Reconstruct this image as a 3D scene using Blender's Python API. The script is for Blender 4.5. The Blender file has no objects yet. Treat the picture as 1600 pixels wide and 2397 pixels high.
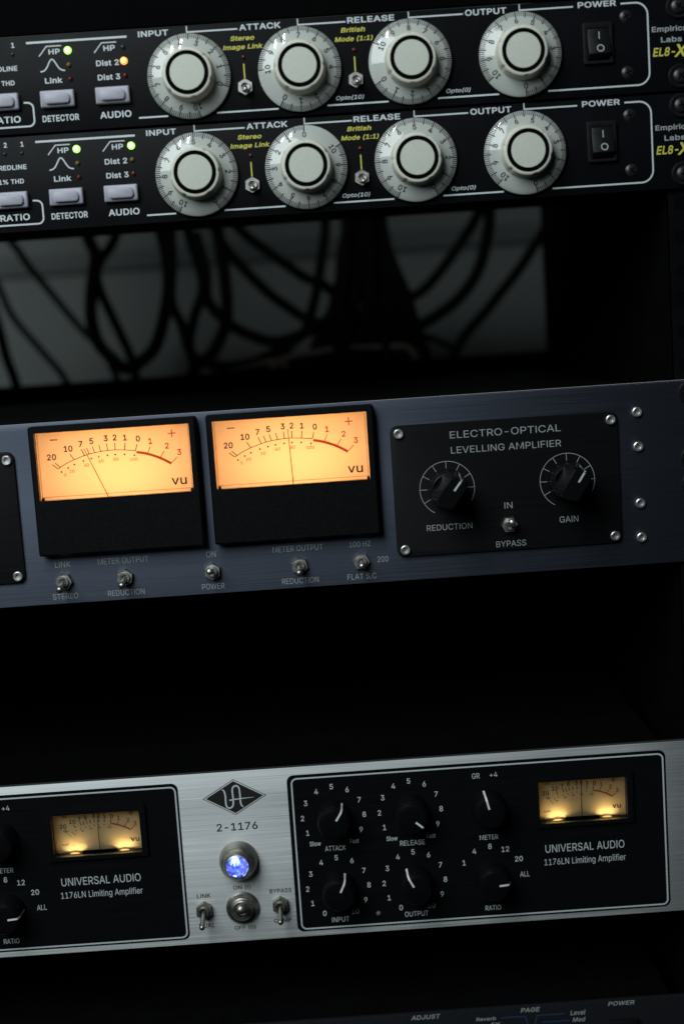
import bpy, bmesh, math, random
from mathutils import Vector, Matrix
random.seed(7)
S = bpy.context.scene
C = S.collection
MM = 0.001
PI = math.pi

# ------------------------------------------------------------------ camera, world, lights, exposure
cam_d = bpy.data.cameras.new('camera')
cam = bpy.data.objects.new('camera', cam_d)
C.objects.link(cam)
CAM = Vector((59.49, -654.10, -145.70)) * MM
right = Vector((0.99768625, -0.01436155, -0.06645214))
down = Vector((-0.06774697, -0.12806295, -0.98944946))
fwd = Vector((0.00569997, 0.99166205, -0.12873959))
rot = Matrix((right, -down, -fwd)).transposed()
cam.matrix_world = Matrix.Translation(CAM) @ rot.to_4x4()
cam_d.sensor_fit = 'HORIZONTAL'
cam_d.sensor_width = 24.0
cam_d.lens = 48.02
cam_d.clip_start = 0.02
cam_d.clip_end = 50.0
cam_d.dof.use_dof = True
cam_d.dof.focus_distance = 0.664
cam_d.dof.aperture_fstop = 4.0
cam_d.dof.aperture_blades = 9
S.camera = cam

w = bpy.data.worlds.new('World')
S.world = w
w.use_nodes = True
bg = w.node_tree.nodes['Background']
bg.inputs['Color'].default_value = (0.55, 0.75, 1.0, 1)
bg.inputs['Strength'].default_value = 0.0045

def area(name, loc, target, sx, sy, power, color, spread=PI):
    d = bpy.data.lights.new(name, 'AREA')
    d.shape = 'RECTANGLE'
    d.size = sx * MM
    d.size_y = sy * MM
    d.energy = power
    d.color = color
    d.spread = spread
    o = bpy.data.objects.new(name, d)
    C.objects.link(o)
    o.location = Vector(loc) * MM
    o.rotation_euler = (Vector(target) - Vector(loc)).to_track_quat('-Z', 'Y').to_euler()
    return o

area('key_window_light', (-560, -980, 520), (20, 0, -230), 850, 700, 12.6, (0.88, 0.98, 1.0))
area('small_bright_lamp', (-120, -460, 485), (30, 0, -20), 12, 140, 0.85, (0.92, 0.96, 1.0))
area('small_bright_lamp', (-245, -480, 440), (30, 0, -20), 10, 120, 0.55, (0.92, 0.96, 1.0))
area('room_light_behind', (-520, 500, -40), (-200, 700, -130), 160, 160, 0.036, (0.90, 1.0, 0.97))

S.view_settings.view_transform = 'Standard'
S.view_settings.look = 'None'
S.view_settings.exposure = 0.0
S.view_settings.gamma = 1.0
S.view_settings.use_curve_mapping = False
S.render.engine = 'CYCLES'
S.cycles.use_denoising = True
S.cycles.max_bounces = 8
S.cycles.transparent_max_bounces = 12
S.cycles.sample_clamp_indirect = 3.0

# ------------------------------------------------------------------ materials
def mat(name, col, rough=0.5, metal=0.0, spec=0.5, coat=0.0, noise=None, bump=None, emit=None, estr=0.0, coat_rough=0.1):
    m = bpy.data.materials.new(name)
    m.use_nodes = True
    nt = m.node_tree
    b = nt.nodes['Principled BSDF']
    b.inputs['Base Color'].default_value = (*col, 1)
    b.inputs['Roughness'].default_value = rough
    b.inputs['Metallic'].default_value = metal
    b.inputs['Specular IOR Level'].default_value = spec
    b.inputs['Coat Weight'].default_value = coat
    b.inputs['Coat Roughness'].default_value = coat_rough
    if emit:
        b.inputs['Emission Color'].default_value = (*emit, 1)
        b.inputs['Emission Strength'].default_value = estr
    if noise or bump:
        tc = nt.nodes.new('ShaderNodeTexCoord')
        mp = nt.nodes.new('ShaderNodeMapping')
        nt.links.new(tc.outputs['Object'], mp.inputs['Vector'])
        nz = nt.nodes.new('ShaderNodeTexNoise')
        nt.links.new(mp.outputs['Vector'], nz.inputs['Vector'])
    if noise:
        sx, sy, sz, amt, ramt = noise
        mp.inputs['Scale'].default_value = (sx, sy, sz)
        nz.inputs['Scale'].default_value = 1.0
        nz.inputs['Detail'].default_value = 5.0
        nz.inputs['Roughness'].default_value = 0.65
        mr = nt.nodes.new('ShaderNodeMapRange')
        mr.inputs['From Min'].default_value = 0.3
        mr.inputs['From Max'].default_value = 0.7
        mr.inputs['To Min'].default_value = 1 - amt
        mr.inputs['To Max'].default_value = 1 + amt
        nt.links.new(nz.outputs['Fac'], mr.inputs['Value'])
        mx = nt.nodes.new('ShaderNodeVectorMath')
        mx.operation = 'SCALE'
        mx.inputs[0].default_value = col
        nt.links.new(mr.outputs['Result'], mx.inputs['Scale'])
        nt.links.new(mx.outputs['Vector'], b.inputs['Base Color'])
        mr2 = nt.nodes.new('ShaderNodeMapRange')
        mr2.inputs['From Min'].default_value = 0.3
        mr2.inputs['From Max'].default_value = 0.7
        mr2.inputs['To Min'].default_value = max(0.02, rough - ramt)
        mr2.inputs['To Max'].default_value = min(1, rough + ramt)
        nt.links.new(nz.outputs['Fac'], mr2.inputs['Value'])
        nt.links.new(mr2.outputs['Result'], b.inputs['Roughness'])
    if bump:
        if not noise:
            mp.inputs['Scale'].default_value = (bump[0],) * 3
            nz.inputs['Scale'].default_value = 1.0
            nz.inputs['Detail'].default_value = 3.0
        bp = nt.nodes.new('ShaderNodeBump')
        bp.inputs['Strength'].default_value = bump[1]
        bp.inputs['Distance'].default_value = bump[2]
        nt.links.new(nz.outputs['Fac'], bp.inputs['Height'])
        nt.links.new(bp.outputs['Normal'], b.inputs['Normal'])
    return m

def brushed(name, col, rough, amt, bump_strength):
    """brushed sheet metal: long thin scratches along X"""
    m = mat(name, col, rough, 1.0, noise=(14, 900, 2600, amt, 0.07), bump=(0, bump_strength, 0.00003))
    b = m.node_tree.nodes['Principled BSDF']
    b.inputs['Anisotropic'].default_value = 0.55
    cx = m.node_tree.nodes.new('ShaderNodeCombineXYZ')
    cx.inputs['Z'].default_value = 1.0
    m.node_tree.links.new(cx.outputs['Vector'], b.inputs['Tangent'])
    return m

M = {}
M['black_panel'] = mat('black_anodised_panel', (0.004, 0.0045, 0.006), 0.5, spec=0.10, noise=(30, 30, 30, 0.15, 0.05), bump=(0, 0.15, 0.00002))
M['black_metal'] = mat('black_painted_steel', (0.0025, 0.0025, 0.003), 0.6, spec=0.06, noise=(60, 60, 60, 0.2, 0.08))
M['black_matte'] = mat('black_matte_steel', (0.0022, 0.0022, 0.0026), 0.9, spec=0.03, noise=(60, 60, 60, 0.2, 0.05))
M['black_plastic'] = mat('black_plastic', (0.007, 0.0075, 0.0085), 0.4, spec=0.22, noise=(400, 400, 400, 0.12, 0.06))
M['knob_gloss'] = mat('glossy_black_knob', (0.004, 0.0045, 0.005), 0.26, spec=0.45, noise=(250, 250, 250, 0.1, 0.04))
M['knob_black'] = mat('black_knob_plastic', (0.004, 0.0045, 0.005), 0.32, spec=0.22, noise=(350, 350, 350, 0.1, 0.05))
M['meter_black'] = mat('black_meter_plastic', (0.004, 0.0048, 0.0058), 0.45, spec=0.13, noise=(800, 800, 800, 0.2, 0.06), bump=(0, 0.06, 0.00002))
M['white_ink'] = mat('white_ink', (0.60, 0.655, 0.675), 0.6)
M['grey_ink'] = mat('dim_white_ink', (0.33, 0.355, 0.36), 0.6)
M['yellow_ink'] = mat('yellow_ink', (0.60, 0.57, 0.09), 0.6)
M['black_ink'] = mat('black_ink', (0.012, 0.011, 0.011), 0.6)
M['red_ink'] = mat('red_ink', (0.32, 0.035, 0.03), 0.6)
M['blue_ink'] = mat('blue_ink', (0.02, 0.05, 0.16), 0.6)
M['skirt'] = mat('grey_white_dial_plastic', (0.49, 0.52, 0.485), 0.07, spec=0.5, noise=(120, 120, 120, 0.05, 0.012))
M['ivory'] = mat('ivory_plastic', (0.68, 0.68, 0.58), 0.5, spec=0.4, noise=(500, 500, 500, 0.05, 0.08), bump=(0, 0.15, 0.00004))
M['ivory_cap'] = mat('ivory_matte_cap', (0.60, 0.63, 0.55), 0.6, spec=0.3, noise=(900, 900, 900, 0.05, 0.05), bump=(0, 0.25, 0.00004))
M['button'] = mat('lilac_grey_plastic', (0.42, 0.42, 0.49), 0.45, spec=0.4, noise=(300, 300, 300, 0.05, 0.05))
M['nickel'] = mat('nickel_plated_steel', (0.56, 0.55, 0.52), 0.42, 1.0, noise=(200, 200, 200, 0.2, 0.08))
M['dark_nickel'] = mat('tarnished_nickel', (0.42, 0.41, 0.36), 0.42, 1.0, noise=(200, 200, 200, 0.25, 0.1))
M['screw'] = mat('steel_screw', (0.72, 0.72, 0.70), 0.42, 1.0, noise=(300, 300, 300, 0.2, 0.08))
M['black_screw'] = mat('black_oxide_screw', (0.035, 0.035, 0.038), 0.38, 0.6, noise=(300, 300, 300, 0.25, 0.1))
M['alu'] = brushed('brushed_aluminium', (0.72, 0.745, 0.745), 0.68, 0.24, 0.45)
M['alu_edge'] = mat('aluminium_edge', (0.35, 0.37, 0.38), 0.5, 1.0)
M['blue_alu'] = brushed('brushed_blue_grey_aluminium', (0.110, 0.127, 0.168), 0.62, 0.2, 0.4)
M['la_edge_highlight'] = mat('painted_edge_highlight', (0.62, 0.62, 0.66), 0.6, 0.35)  # pale colour stands in for the highlight along the top bevel
M['plate_black'] = brushed('black_brushed_plate', (0.006, 0.0065, 0.0075), 0.5, 0.2, 0.3)
M['plate_black'].node_tree.nodes['Principled BSDF'].inputs['Metallic'].default_value = 0.0
M['plate_black'].node_tree.nodes['Principled BSDF'].inputs['Specular IOR Level'].default_value = 0.12
M['field_black'] = mat('black_paint_field', (0.0045, 0.005, 0.006), 0.45, spec=0.10, noise=(20, 500, 1500, 0.3, 0.06), bump=(0, 0.2, 0.00002))
M['grey_panel'] = mat('dark_grey_painted_panel', (0.013, 0.0145, 0.017), 0.55, spec=0.15, noise=(500, 500, 500, 0.15, 0.05), bump=(0, 0.2, 0.00003))
M['cable'] = mat('black_rubber_cable', (0.0022, 0.0022, 0.0025), 0.7, spec=0.06, noise=(90, 90, 90, 0.2, 0.05))
M['grey_cable'] = mat('grey_cable_sheath', (0.016, 0.019, 0.019), 0.7, spec=0.2, noise=(90, 90, 90, 0.2, 0.05))
M['tan_cable'] = mat('tan_cable_sheath', (0.12, 0.10, 0.085), 0.7, spec=0.2, noise=(90, 90, 90, 0.2, 0.05))
M['wall'] = mat('painted_wall', (0.135, 0.148, 0.141), 0.8, spec=0.2, noise=(3, 3, 3, 0.06, 0.03), bump=(0, 0.1, 0.002))
M['wall_trim'] = mat('dark_wall_trim', (0.088, 0.097, 0.093), 0.7, spec=0.2, noise=(3, 30, 30, 0.08, 0.03))
M['white_plastic'] = mat('grey_light_box', (0.42, 0.40, 0.36), 0.7)

def led_on(name, col, strength, core):
    return mat(name, core, 0.3, emit=col, estr=strength)
M['led_green'] = led_on('lit_green_lamp', (0.34, 1.0, 0.13), 2.1, (0.2, 0.5, 0.1))
M['led_orange'] = led_on('lit_orange_lamp', (1.0, 0.36, 0.075), 1.7, (0.5, 0.25, 0.05))
CORE = {M['led_green']: led_on('hot_green_core', (0.72, 1.0, 0.42), 2.4, (0.3, 0.6, 0.2)), M['led_orange']: led_on('hot_orange_core', (1.0, 0.60, 0.24), 2.0, (0.6, 0.3, 0.1))}
M['led_off_green'] = mat('unlit_green_lamp', (0.012, 0.05, 0.028), 0.25)
M['led_off_yellow'] = mat('unlit_yellow_lamp', (0.12, 0.10, 0.015), 0.25)
M['led_off_red'] = mat('unlit_red_lamp', (0.09, 0.010, 0.010), 0.25)
M['led_off_orange'] = mat('unlit_orange_lamp', (0.13, 0.022, 0.012), 0.25)
M['led_off_grey'] = mat('unlit_grey_lamp', (0.10, 0.12, 0.12), 0.25)
JW = []
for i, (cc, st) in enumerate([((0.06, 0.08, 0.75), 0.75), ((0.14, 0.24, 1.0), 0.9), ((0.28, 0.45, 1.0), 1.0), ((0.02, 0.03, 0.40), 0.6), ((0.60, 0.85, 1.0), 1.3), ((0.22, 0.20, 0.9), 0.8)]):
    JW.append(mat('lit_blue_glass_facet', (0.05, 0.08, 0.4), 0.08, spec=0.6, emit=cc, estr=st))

def glass_mat():
    m = bpy.data.materials.new('clear_cover_glass')
    m.use_nodes = True
    nt = m.node_tree
    nt.nodes.remove(nt.nodes['Principled BSDF'])
    out = nt.nodes['Material Output']
    tr = nt.nodes.new('ShaderNodeBsdfTransparent')
    tr.inputs['Color'].default_value = (0.96, 0.95, 0.93, 1)
    gl = nt.nodes.new('ShaderNodeBsdfGlossy')
    gl.inputs['Roughness'].default_value = 0.03
    fr = nt.nodes.new('ShaderNodeFresnel')
    fr.inputs['IOR'].default_value = 1.45
    mx = nt.nodes.new('ShaderNodeMixShader')
    nt.links.new(fr.outputs[0], mx.inputs[0])
    nt.links.new(tr.outputs[0], mx.inputs[1])
    nt.links.new(gl.outputs[0], mx.inputs[2])
    nt.links.new(mx.outputs[0], out.inputs['Surface'])
    return m
M['glass'] = glass_mat()

def dial_mat(name, col, transl):
    m = bpy.data.materials.new(name)
    m.use_nodes = True
    nt = m.node_tree
    nt.nodes.remove(nt.nodes['Principled BSDF'])
    out = nt.nodes['Material Output']
    df = nt.nodes.new('ShaderNodeBsdfDiffuse')
    df.inputs['Color'].default_value = (*col, 1)
    tr = nt.nodes.new('ShaderNodeBsdfTranslucent')
    tr.inputs['Color'].default_value = (*col, 1)
    mx = nt.nodes.new('ShaderNodeMixShader')
    mx.inputs[0].default_value = transl
    nt.links.new(df.outputs[0], mx.inputs[1])
    nt.links.new(tr.outputs[0], mx.inputs[2])
    nt.links.new(mx.outputs[0], out.inputs['Surface'])
    return m
M['dial_backlit'] = dial_mat('translucent_dial_card', (0.85, 0.80, 0.68), 0.6)
M['ledge'] = dial_mat('brown_dial_ledge', (0.45, 0.20, 0.08), 0.7)
M['red_translucent'] = dial_mat('red_translucent_ink', (0.38, 0.10, 0.085), 0.75)
M['dial_card'] = dial_mat('cream_dial_card', (0.70, 0.63, 0.44), 0.05)

# ------------------------------------------------------------------ mesh helpers (all measures in millimetres; panel fronts face -Y)
# outlines of the letterforms in three weights, one character a line: character, advance, closed loops in thousandths
WEIGHTS = {}
for _wt, _src in ((0, """
% 676 422 26,435 12,463 -4,479 -8,503 -10,527 -7,555 5,571 17,584 34,596 58,601 90,600 138,597 154,584 182,572 198,555 211,539 218,523 223,503 225,467 220,447 210,435 201,423 189,413 174,402 138,401 82,411 46|139 0,187 0,193 2,535 502,538 506,535 509,483 508,474 498,133 2|458 66,453 90,453 126,455 138,462 158,475 173,487 178,503 180,523 175,537 162,549 122,548 78,539 55,531 45,519 38,491 36,471 45|97 318,120 298,139 288,155 284,195 284,215 289,231 298,253 318,263 334,272 358,276 386,276 414,272 442,265 462,256 478,231 502,215 511,195 515,163 516,139 512,111 496,90 470,78 442,75 418,75 382,81 346|131 362,127 382,127 418,129 434,138 454,147 464,167 472,187 471,203 464,213 454,223 410,221 370,212 346,203 336,191 329,175 327,159 329,143 340,138 346
( 273 149 -44,177 -95,233 -96,235 -92,184 28,160 116,151 204,160 304,163 324,192 432,233 532,235 536,233 539,181 539,175 536,131 440,101 324,89 208,92 156,99 104,108 68,128 4
) 273 41 -96,93 -96,97 -95,101 -88,130 -32,162 56,174 104,182 156,183 220,174 316,171 332,143 440,99 536,93 539,41 539,39 536,82 428,111 320,122 204,113 116,87 20,39 -92
+ 453 65 172,197 171,198 38,201 34,253 34,255 38,255 170,257 172,389 172,391 174,391 222,389 226,257 226,255 230,255 362,253 364,201 364,198 362,197 227,65 226,61 222,61 174
- 453 118 188,334 188,337 192,337 240,334 244,118 244,114 240,114 192
. 188 56 16,66 6,78 -1,98 -4,114 -1,130 12,140 28,139 56,135 64,118 81,102 86,82 85,67 76,53 60,50 44,52 24
0 453 83 81,98 57,128 26,156 8,196 -4,224 -7,256 -4,296 7,328 28,349 49,368 77,386 117,397 161,402 193,405 265,397 349,382 401,362 441,348 460,324 483,296 501,268 511,228 516,196 513,172 507,160 503,128 483,103 457,86 433,71 401,59 361,51 313,48 265,51 193,58 149,70 109|122 145,115 177,111 209,111 297,119 349,134 393,154 425,168 439,184 450,208 458,228 460,244 458,268 451,292 432,313 405,329 369,338 333,344 261,341 201,338 173,321 117,297 81,272 61,248 52,204 52,176 64,148 91,135 113
1 453 80 0,388 0,391 4,391 52,388 55,280 55,276 60,276 504,272 509,200 509,87 428,86 364,88 359,204 444,208 447,212 444,212 60,208 55,80 55,76 52,76 4
2 453 68 0,384 0,389 4,388 56,156 57,154 60,264 177,334 256,370 316,381 372,378 400,373 420,362 444,348 462,328 482,304 498,272 509,228 516,196 513,172 508,144 497,120 482,99 460,83 436,74 416,68 392,66 364,68 362,124 362,127 364,130 392,134 404,143 420,157 436,184 452,204 458,224 460,272 450,292 437,308 419,314 408,318 396,320 372,309 324,281 280,65 48,64 4
3 453 72 55,96 31,112 20,160 1,212 -7,252 -5,308 11,348 39,370 65,385 97,390 113,393 149,389 181,382 201,369 225,353 245,334 261,304 278,276 287,248 290,224 289,227 297,372 461,372 505,368 509,72 509,70 505,70 457,72 452,284 452,288 449,158 301,157 253,160 248,220 247,248 242,276 233,288 226,308 208,318 193,327 165,329 137,322 105,300 76,288 67,272 60,232 52,220 50,180 56,164 59,148 67,132 80,122 93,114 109,108 131,48 132,44 129,47 109,54 85
4 453 44 105,280 105,282 100,282 4,284 0,340 0,343 4,344 104,408 105,413 108,412 162,344 164,343 316,340 318,284 318,282 316,282 168,280 163,110 164,110 168,119 184,301 492,308 504,308 509,248 509,244 504,43 164,40 156,40 108
5 453 82 61,95 45,132 16,168 0,216 -7,256 -3,284 4,304 13,332 32,362 65,381 101,386 121,391 161,390 189,385 213,377 237,361 265,345 285,320 306,292 322,264 330,232 334,180 325,140 303,136 302,134 305,152 451,364 452,366 457,366 505,364 509,100 509,96 506,68 255,72 252,128 247,164 267,176 270,220 277,256 271,276 261,287 253,309 229,322 201,328 161,322 121,310 97,288 73,276 64,260 56,244 51,224 50,172 61,135 93,127 109,120 130,61 129,63 105,71 81
6 453 82 77,100 51,120 31,140 16,180 0,224 -7,260 -3,288 4,312 15,331 29,348 46,368 73,377 93,386 121,389 161,386 193,381 213,370 241,356 260,335 281,316 295,272 311,232 314,196 307,176 297,317 501,319 505,316 509,252 508,135 337,79 237,71 213,66 189,64 157,66 129,74 97|132 117,126 137,125 153,126 181,131 197,138 213,151 233,172 251,188 258,220 265,248 263,264 259,280 251,297 237,309 221,322 197,326 177,327 149,321 117,314 101,297 77,280 63,264 55,224 48,188 56,172 64,152 82,138 101
7 453 102 0,162 0,167 4,391 448,390 508,63 508,62 456,66 452,318 452,323 448,99 4
8 453 74 61,88 46,108 27,120 20,164 1,192 -5,220 -7,264 -4,284 0,316 11,340 24,360 40,378 61,393 89,401 133,393 181,376 213,355 237,332 254,302 265,305 269,336 284,357 305,373 333,381 369,381 389,373 429,350 465,328 485,288 506,256 514,196 514,164 506,132 490,112 475,90 449,79 429,71 389,71 369,79 333,95 305,110 289,128 277,144 271,151 265,120 254,101 241,78 217,66 197,55 165,52 141,54 109,63 81|122 105,115 141,119 165,130 189,140 202,156 215,168 223,188 231,208 234,248 234,284 223,313 201,322 189,333 165,337 137,329 101,322 89,304 72,284 59,272 55,248 50,220 49,196 51,176 57,160 64,142 77,130 89|139 341,133 369,134 393,139 409,151 429,160 439,180 450,224 459,272 450,292 439,304 425,313 409,318 393,319 373,318 357,313 341,297 317,288 309,272 299,228 291,180 299,164 309,155 317
9 453 136 0,200 1,318 172,372 268,381 292,386 316,389 352,385 388,377 416,354 456,332 478,312 493,284 506,256 513,224 516,180 509,148 497,124 482,102 460,83 432,71 404,66 384,64 348,67 316,71 296,86 264,100 245,113 232,136 214,152 207,188 197,220 195,256 202,276 212,133 4|131 312,125 352,127 372,135 400,152 427,172 445,188 453,220 460,248 458,264 454,280 446,303 424,321 392,325 376,327 356,326 328,322 312,305 280,288 263,268 251,252 246,224 243,200 247,176 256,151 276,138 296
: 188 56 16,66 6,78 -1,98 -4,114 -1,130 12,140 28,139 56,135 64,118 81,102 86,82 85,67 76,53 60,50 44,52 24|64 284,78 274,90 271,106 272,126 282,134 292,140 304,140 328,132 344,118 356,102 361,86 361,70 354,54 336,50 320,52 300
A 480 20 0,84 0,136 142,340 142,345 140,396 0,460 0,460 8,276 508,204 509,199 504,18 4|156 200,197 320,234 444,240 451,268 360,322 200
B 456 64 0,252 0,312 7,344 18,368 31,389 52,401 68,410 88,417 120,417 152,409 188,394 216,375 236,348 254,315 264,320 270,356 286,364 294,387 320,397 352,397 392,390 420,382 440,368 459,352 475,332 489,304 501,264 508,61 508,60 4|125 60,125 228,128 231,248 231,288 225,320 209,334 196,349 172,354 152,353 116,344 96,337 88,328 78,308 66,272 59,248 57,128 57|125 288,125 448,128 452,240 452,272 449,296 441,312 430,326 412,333 392,336 372,334 352,322 324,300 303,284 295,236 285,128 285
C 510 71 113,90 81,111 57,152 24,184 8,232 -4,264 -7,300 -5,324 0,360 11,400 36,434 69,449 93,461 117,472 158,468 160,408 159,388 113,385 109,356 81,316 60,264 53,236 56,220 60,184 76,164 91,138 121,127 141,114 173,106 209,103 257,111 321,124 361,142 393,164 416,188 434,212 446,244 454,268 456,312 450,355 429,387 397,408 349,468 348,472 349,472 353,460 393,449 417,433 441,404 470,364 495,336 505,280 514,244 514,216 510,188 502,148 483,122 461,92 429,70 393,55 357,43 297,40 257,43 209,54 153
D 502 64 0,224 0,268 3,312 14,352 32,384 54,409 80,417 92,434 120,449 160,457 200,462 252,458 308,449 352,432 392,410 428,383 456,360 473,320 493,272 505,228 509,61 508,60 4|125 60,125 448,128 452,224 452,256 449,292 441,320 428,340 413,364 388,381 356,393 316,398 280,397 216,390 180,380 152,362 120,339 96,316 80,284 67,232 58,128 57
E 419 64 0,372 0,375 4,375 52,372 57,128 57,125 60,126 228,352 229,355 232,355 284,352 286,128 286,125 288,125 448,128 452,368 452,372 456,371 508,61 508,60 4
F 410 64 0,120 0,125 4,126 220,344 221,346 224,346 276,344 278,128 278,125 280,125 448,128 452,364 452,369 456,368 508,61 508,60 4
G 520 70 113,92 78,103 65,120 47,144 29,184 7,232 -4,272 -7,308 -4,340 4,360 11,380 21,408 39,433 65,450 89,466 125,474 153,477 181,478 253,476 256,284 255,284 200,412 199,415 197,413 173,406 145,397 125,381 101,364 84,344 71,320 60,296 55,268 53,220 60,184 76,164 92,140 119,123 149,111 185,103 249,104 273,107 301,114 337,124 361,139 389,164 417,185 433,204 443,236 453,264 456,304 450,320 446,356 427,364 419,387 393,406 353,412 349,472 349,473 353,461 393,441 429,416 458,384 483,344 503,316 510,268 516,220 511,188 503,148 483,120 462,91 429,67 389,51 345,43 305,40 249,43 201,54 153
H 517 64 0,120 0,125 4,125 228,128 232,388 232,392 228,392 4,396 0,456 1,456 508,396 509,392 504,392 292,388 289,128 289,125 292,124 508,61 508,60 4
I 300 35 0,267 0,269 4,269 52,267 57,187 57,183 60,183 448,187 452,267 452,269 456,269 504,267 509,32 508,31 456,35 452,115 452,118 448,118 60,115 57,32 56,31 4
J 396 51 65,77 31,105 11,137 0,157 -4,185 -7,213 -4,233 0,257 9,293 32,317 62,331 97,336 141,336 505,333 509,277 509,272 505,272 145,267 109,261 94,250 77,229 60,205 52,185 50,165 52,141 60,123 73,108 93,100 117,98 169,93 173,37 173,33 169,33 145,40 93
K 467 64 0,124 1,126 168,196 242,202 240,372 1,444 0,446 4,429 28,243 288,446 508,364 508,174 304,128 247,124 248,124 508,61 508,60 4
L 393 64 0,356 0,361 4,360 56,128 57,125 60,125 504,124 508,120 509,64 509,60 504,60 4
M 628 64 0,120 0,122 4,122 348,120 428,120 424,125 420,171 288,282 8,288 0,340 0,346 8,457 292,504 429,506 396,504 344,504 4,508 0,564 0,568 4,567 508,476 508,350 184,316 77,311 84,277 188,152 508,61 508,60 4
N 523 64 0,120 0,125 4,125 304,120 424,124 424,203 288,384 4,392 0,460 0,463 4,462 508,404 509,400 508,399 504,399 148,402 88,400 83,345 180,136 508,61 508,60 4
O 533 71 113,90 81,111 57,152 24,184 8,232 -4,268 -7,300 -4,348 7,388 28,414 49,441 77,460 109,481 161,490 201,493 257,490 305,485 329,481 349,464 393,442 429,412 462,380 486,344 503,312 511,268 516,232 513,188 502,148 483,122 461,92 429,70 393,55 357,43 297,40 257,43 209,54 153|115 169,106 209,103 249,107 301,114 337,124 361,142 393,164 418,184 433,212 446,244 454,268 456,296 453,324 446,348 434,378 409,392 392,406 369,421 329,429 281,429 225,420 177,409 145,393 117,368 91,348 75,328 65,296 55,264 53,236 55,220 60,184 76,158 97,127 141
P 445 64 0,120 0,125 4,125 184,128 186,260 187,304 194,332 207,356 223,373 240,390 264,400 292,408 328,408 368,401 400,389 432,378 448,352 474,328 489,296 501,240 509,61 508,60 4|125 244,125 448,128 452,240 452,264 450,300 437,324 415,334 400,341 376,344 340,342 320,334 296,325 280,312 266,296 255,284 250,248 243,128 242
R 449 64 0,120 0,125 4,125 196,128 198,244 198,248 196,257 180,352 2,356 0,424 0,426 4,314 208,356 232,378 252,392 276,401 296,409 348,406 388,401 408,390 432,378 452,368 462,332 490,300 501,240 509,61 508,60 4|126 256,125 448,128 452,240 452,264 450,296 441,315 428,328 414,340 388,345 360,345 344,341 320,334 300,316 278,288 263,260 256,244 255
S 447 64 59,83 39,102 23,126 10,146 2,186 -7,230 -9,262 -7,298 1,322 10,350 25,380 55,399 87,407 123,407 163,394 199,357 239,314 263,210 293,166 310,142 326,124 343,117 359,115 375,117 391,122 406,130 419,146 436,166 448,178 452,222 459,254 456,270 452,282 448,302 437,321 419,332 403,338 378,398 378,400 383,399 399,388 431,376 451,346 479,310 501,270 512,222 516,166 509,142 500,114 485,94 469,77 451,61 423,57 411,53 391,52 375,56 339,68 311,86 289,110 270,142 254,174 242,238 224,298 204,332 179,340 167,346 139,343 119,331 95,310 74,290 62,246 50,218 50,170 58,150 66,138 74,121 91,113 103,102 137,42 137,38 135,41 115,49 87
T 449 196 0,252 0,257 4,257 448,260 452,416 453,416 508,33 508,32 456,36 452,188 452,193 448,193 4
U 517 83 84,99 60,124 34,152 16,172 7,220 -6,264 -8,296 -6,336 3,364 16,388 31,414 56,433 80,446 108,453 136,457 172,456 508,396 509,393 504,393 176,389 148,382 124,376 112,365 96,348 79,336 71,308 58,268 52,224 55,188 67,164 85,152 97,139 116,126 152,124 176,124 504,120 509,61 508,60 172,63 140,71 108
V 480 204 1,276 0,279 4,462 504,460 509,395 508,288 200,245 64,240 57,189 216,84 508,18 508,26 480,159 120
W 686 160 0,228 0,231 4,318 320,340 420,344 430,351 392,366 328,454 4,460 0,528 0,532 8,541 40,669 508,603 508,514 164,492 67,461 200,380 507,376 509,307 508,214 160,196 76,192 68,161 204,81 508,18 508,19 496,154 4
X 474 22 0,90 0,187 136,233 212,238 216,292 128,382 1,450 0,453 4,451 8,276 264,444 508,374 508,276 368,238 304,200 368,106 506,102 509,31 508,200 260,20 4
Y 472 208 0,264 0,268 4,268 208,445 492,452 504,452 509,384 509,380 507,287 356,250 292,236 262,218 300,185 356,92 507,88 509,18 508,19 504,202 208,203 4
Z 438 44 0,396 0,399 4,399 52,396 57,116 56,177 140,393 456,397 464,396 508,41 508,40 456,44 452,321 452,275 388,43 48,42 4
a 389 49 43,67 23,90 7,114 -3,158 -9,214 1,249 23,274 52,277 47,278 1,334 0,337 3,335 279,331 299,323 319,302 348,286 360,246 377,194 384,138 376,114 368,82 349,66 333,50 311,43 291,98 274,118 301,146 320,194 331,238 322,268 295,276 255,272 243,262 234,230 226,130 212,78 193,63 183,44 163,33 135,30 107,32 83,36 67|101 75,92 103,93 119,100 135,110 144,138 160,174 168,242 178,258 181,274 189,276 187,276 135,271 111,259 87,238 65,210 51,170 45,130 53,110 66
b 424 57 0,109 0,112 4,112 56,117 58,142 28,173 3,185 -2,201 -6,233 -8,261 -6,289 3,313 16,333 31,355 56,370 84,379 108,389 164,390 196,387 232,381 260,371 292,354 320,313 361,289 373,261 382,221 384,197 381,173 374,165 368,139 348,122 324,117 319,116 320,114 504,113 508,109 509,57 509,53 504,53 4|125 116,115 160,113 200,115 224,124 260,133 280,145 296,161 312,177 322,205 329,245 327,261 322,277 313,297 295,309 276,322 244,327 216,327 164,323 136,310 104,294 80,273 62,261 54,249 51,221 47,193 50,177 56,153 73,137 92
c 396 56 84,73 56,98 31,118 15,146 2,174 -5,206 -8,262 -1,302 19,343 60,362 100,354 104,306 117,302 112,292 88,270 66,250 55,238 51,206 46,162 56,143 68,130 81,121 92,108 116,101 144,97 172,97 204,105 248,117 276,130 295,143 308,162 320,182 327,202 330,242 325,270 310,291 288,302 264,306 262,358 276,360 280,359 284,341 320,305 356,258 377,206 384,174 382,142 373,118 361,98 345,73 320,56 292,45 264,37 228,34 184,37 148,45 112
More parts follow.
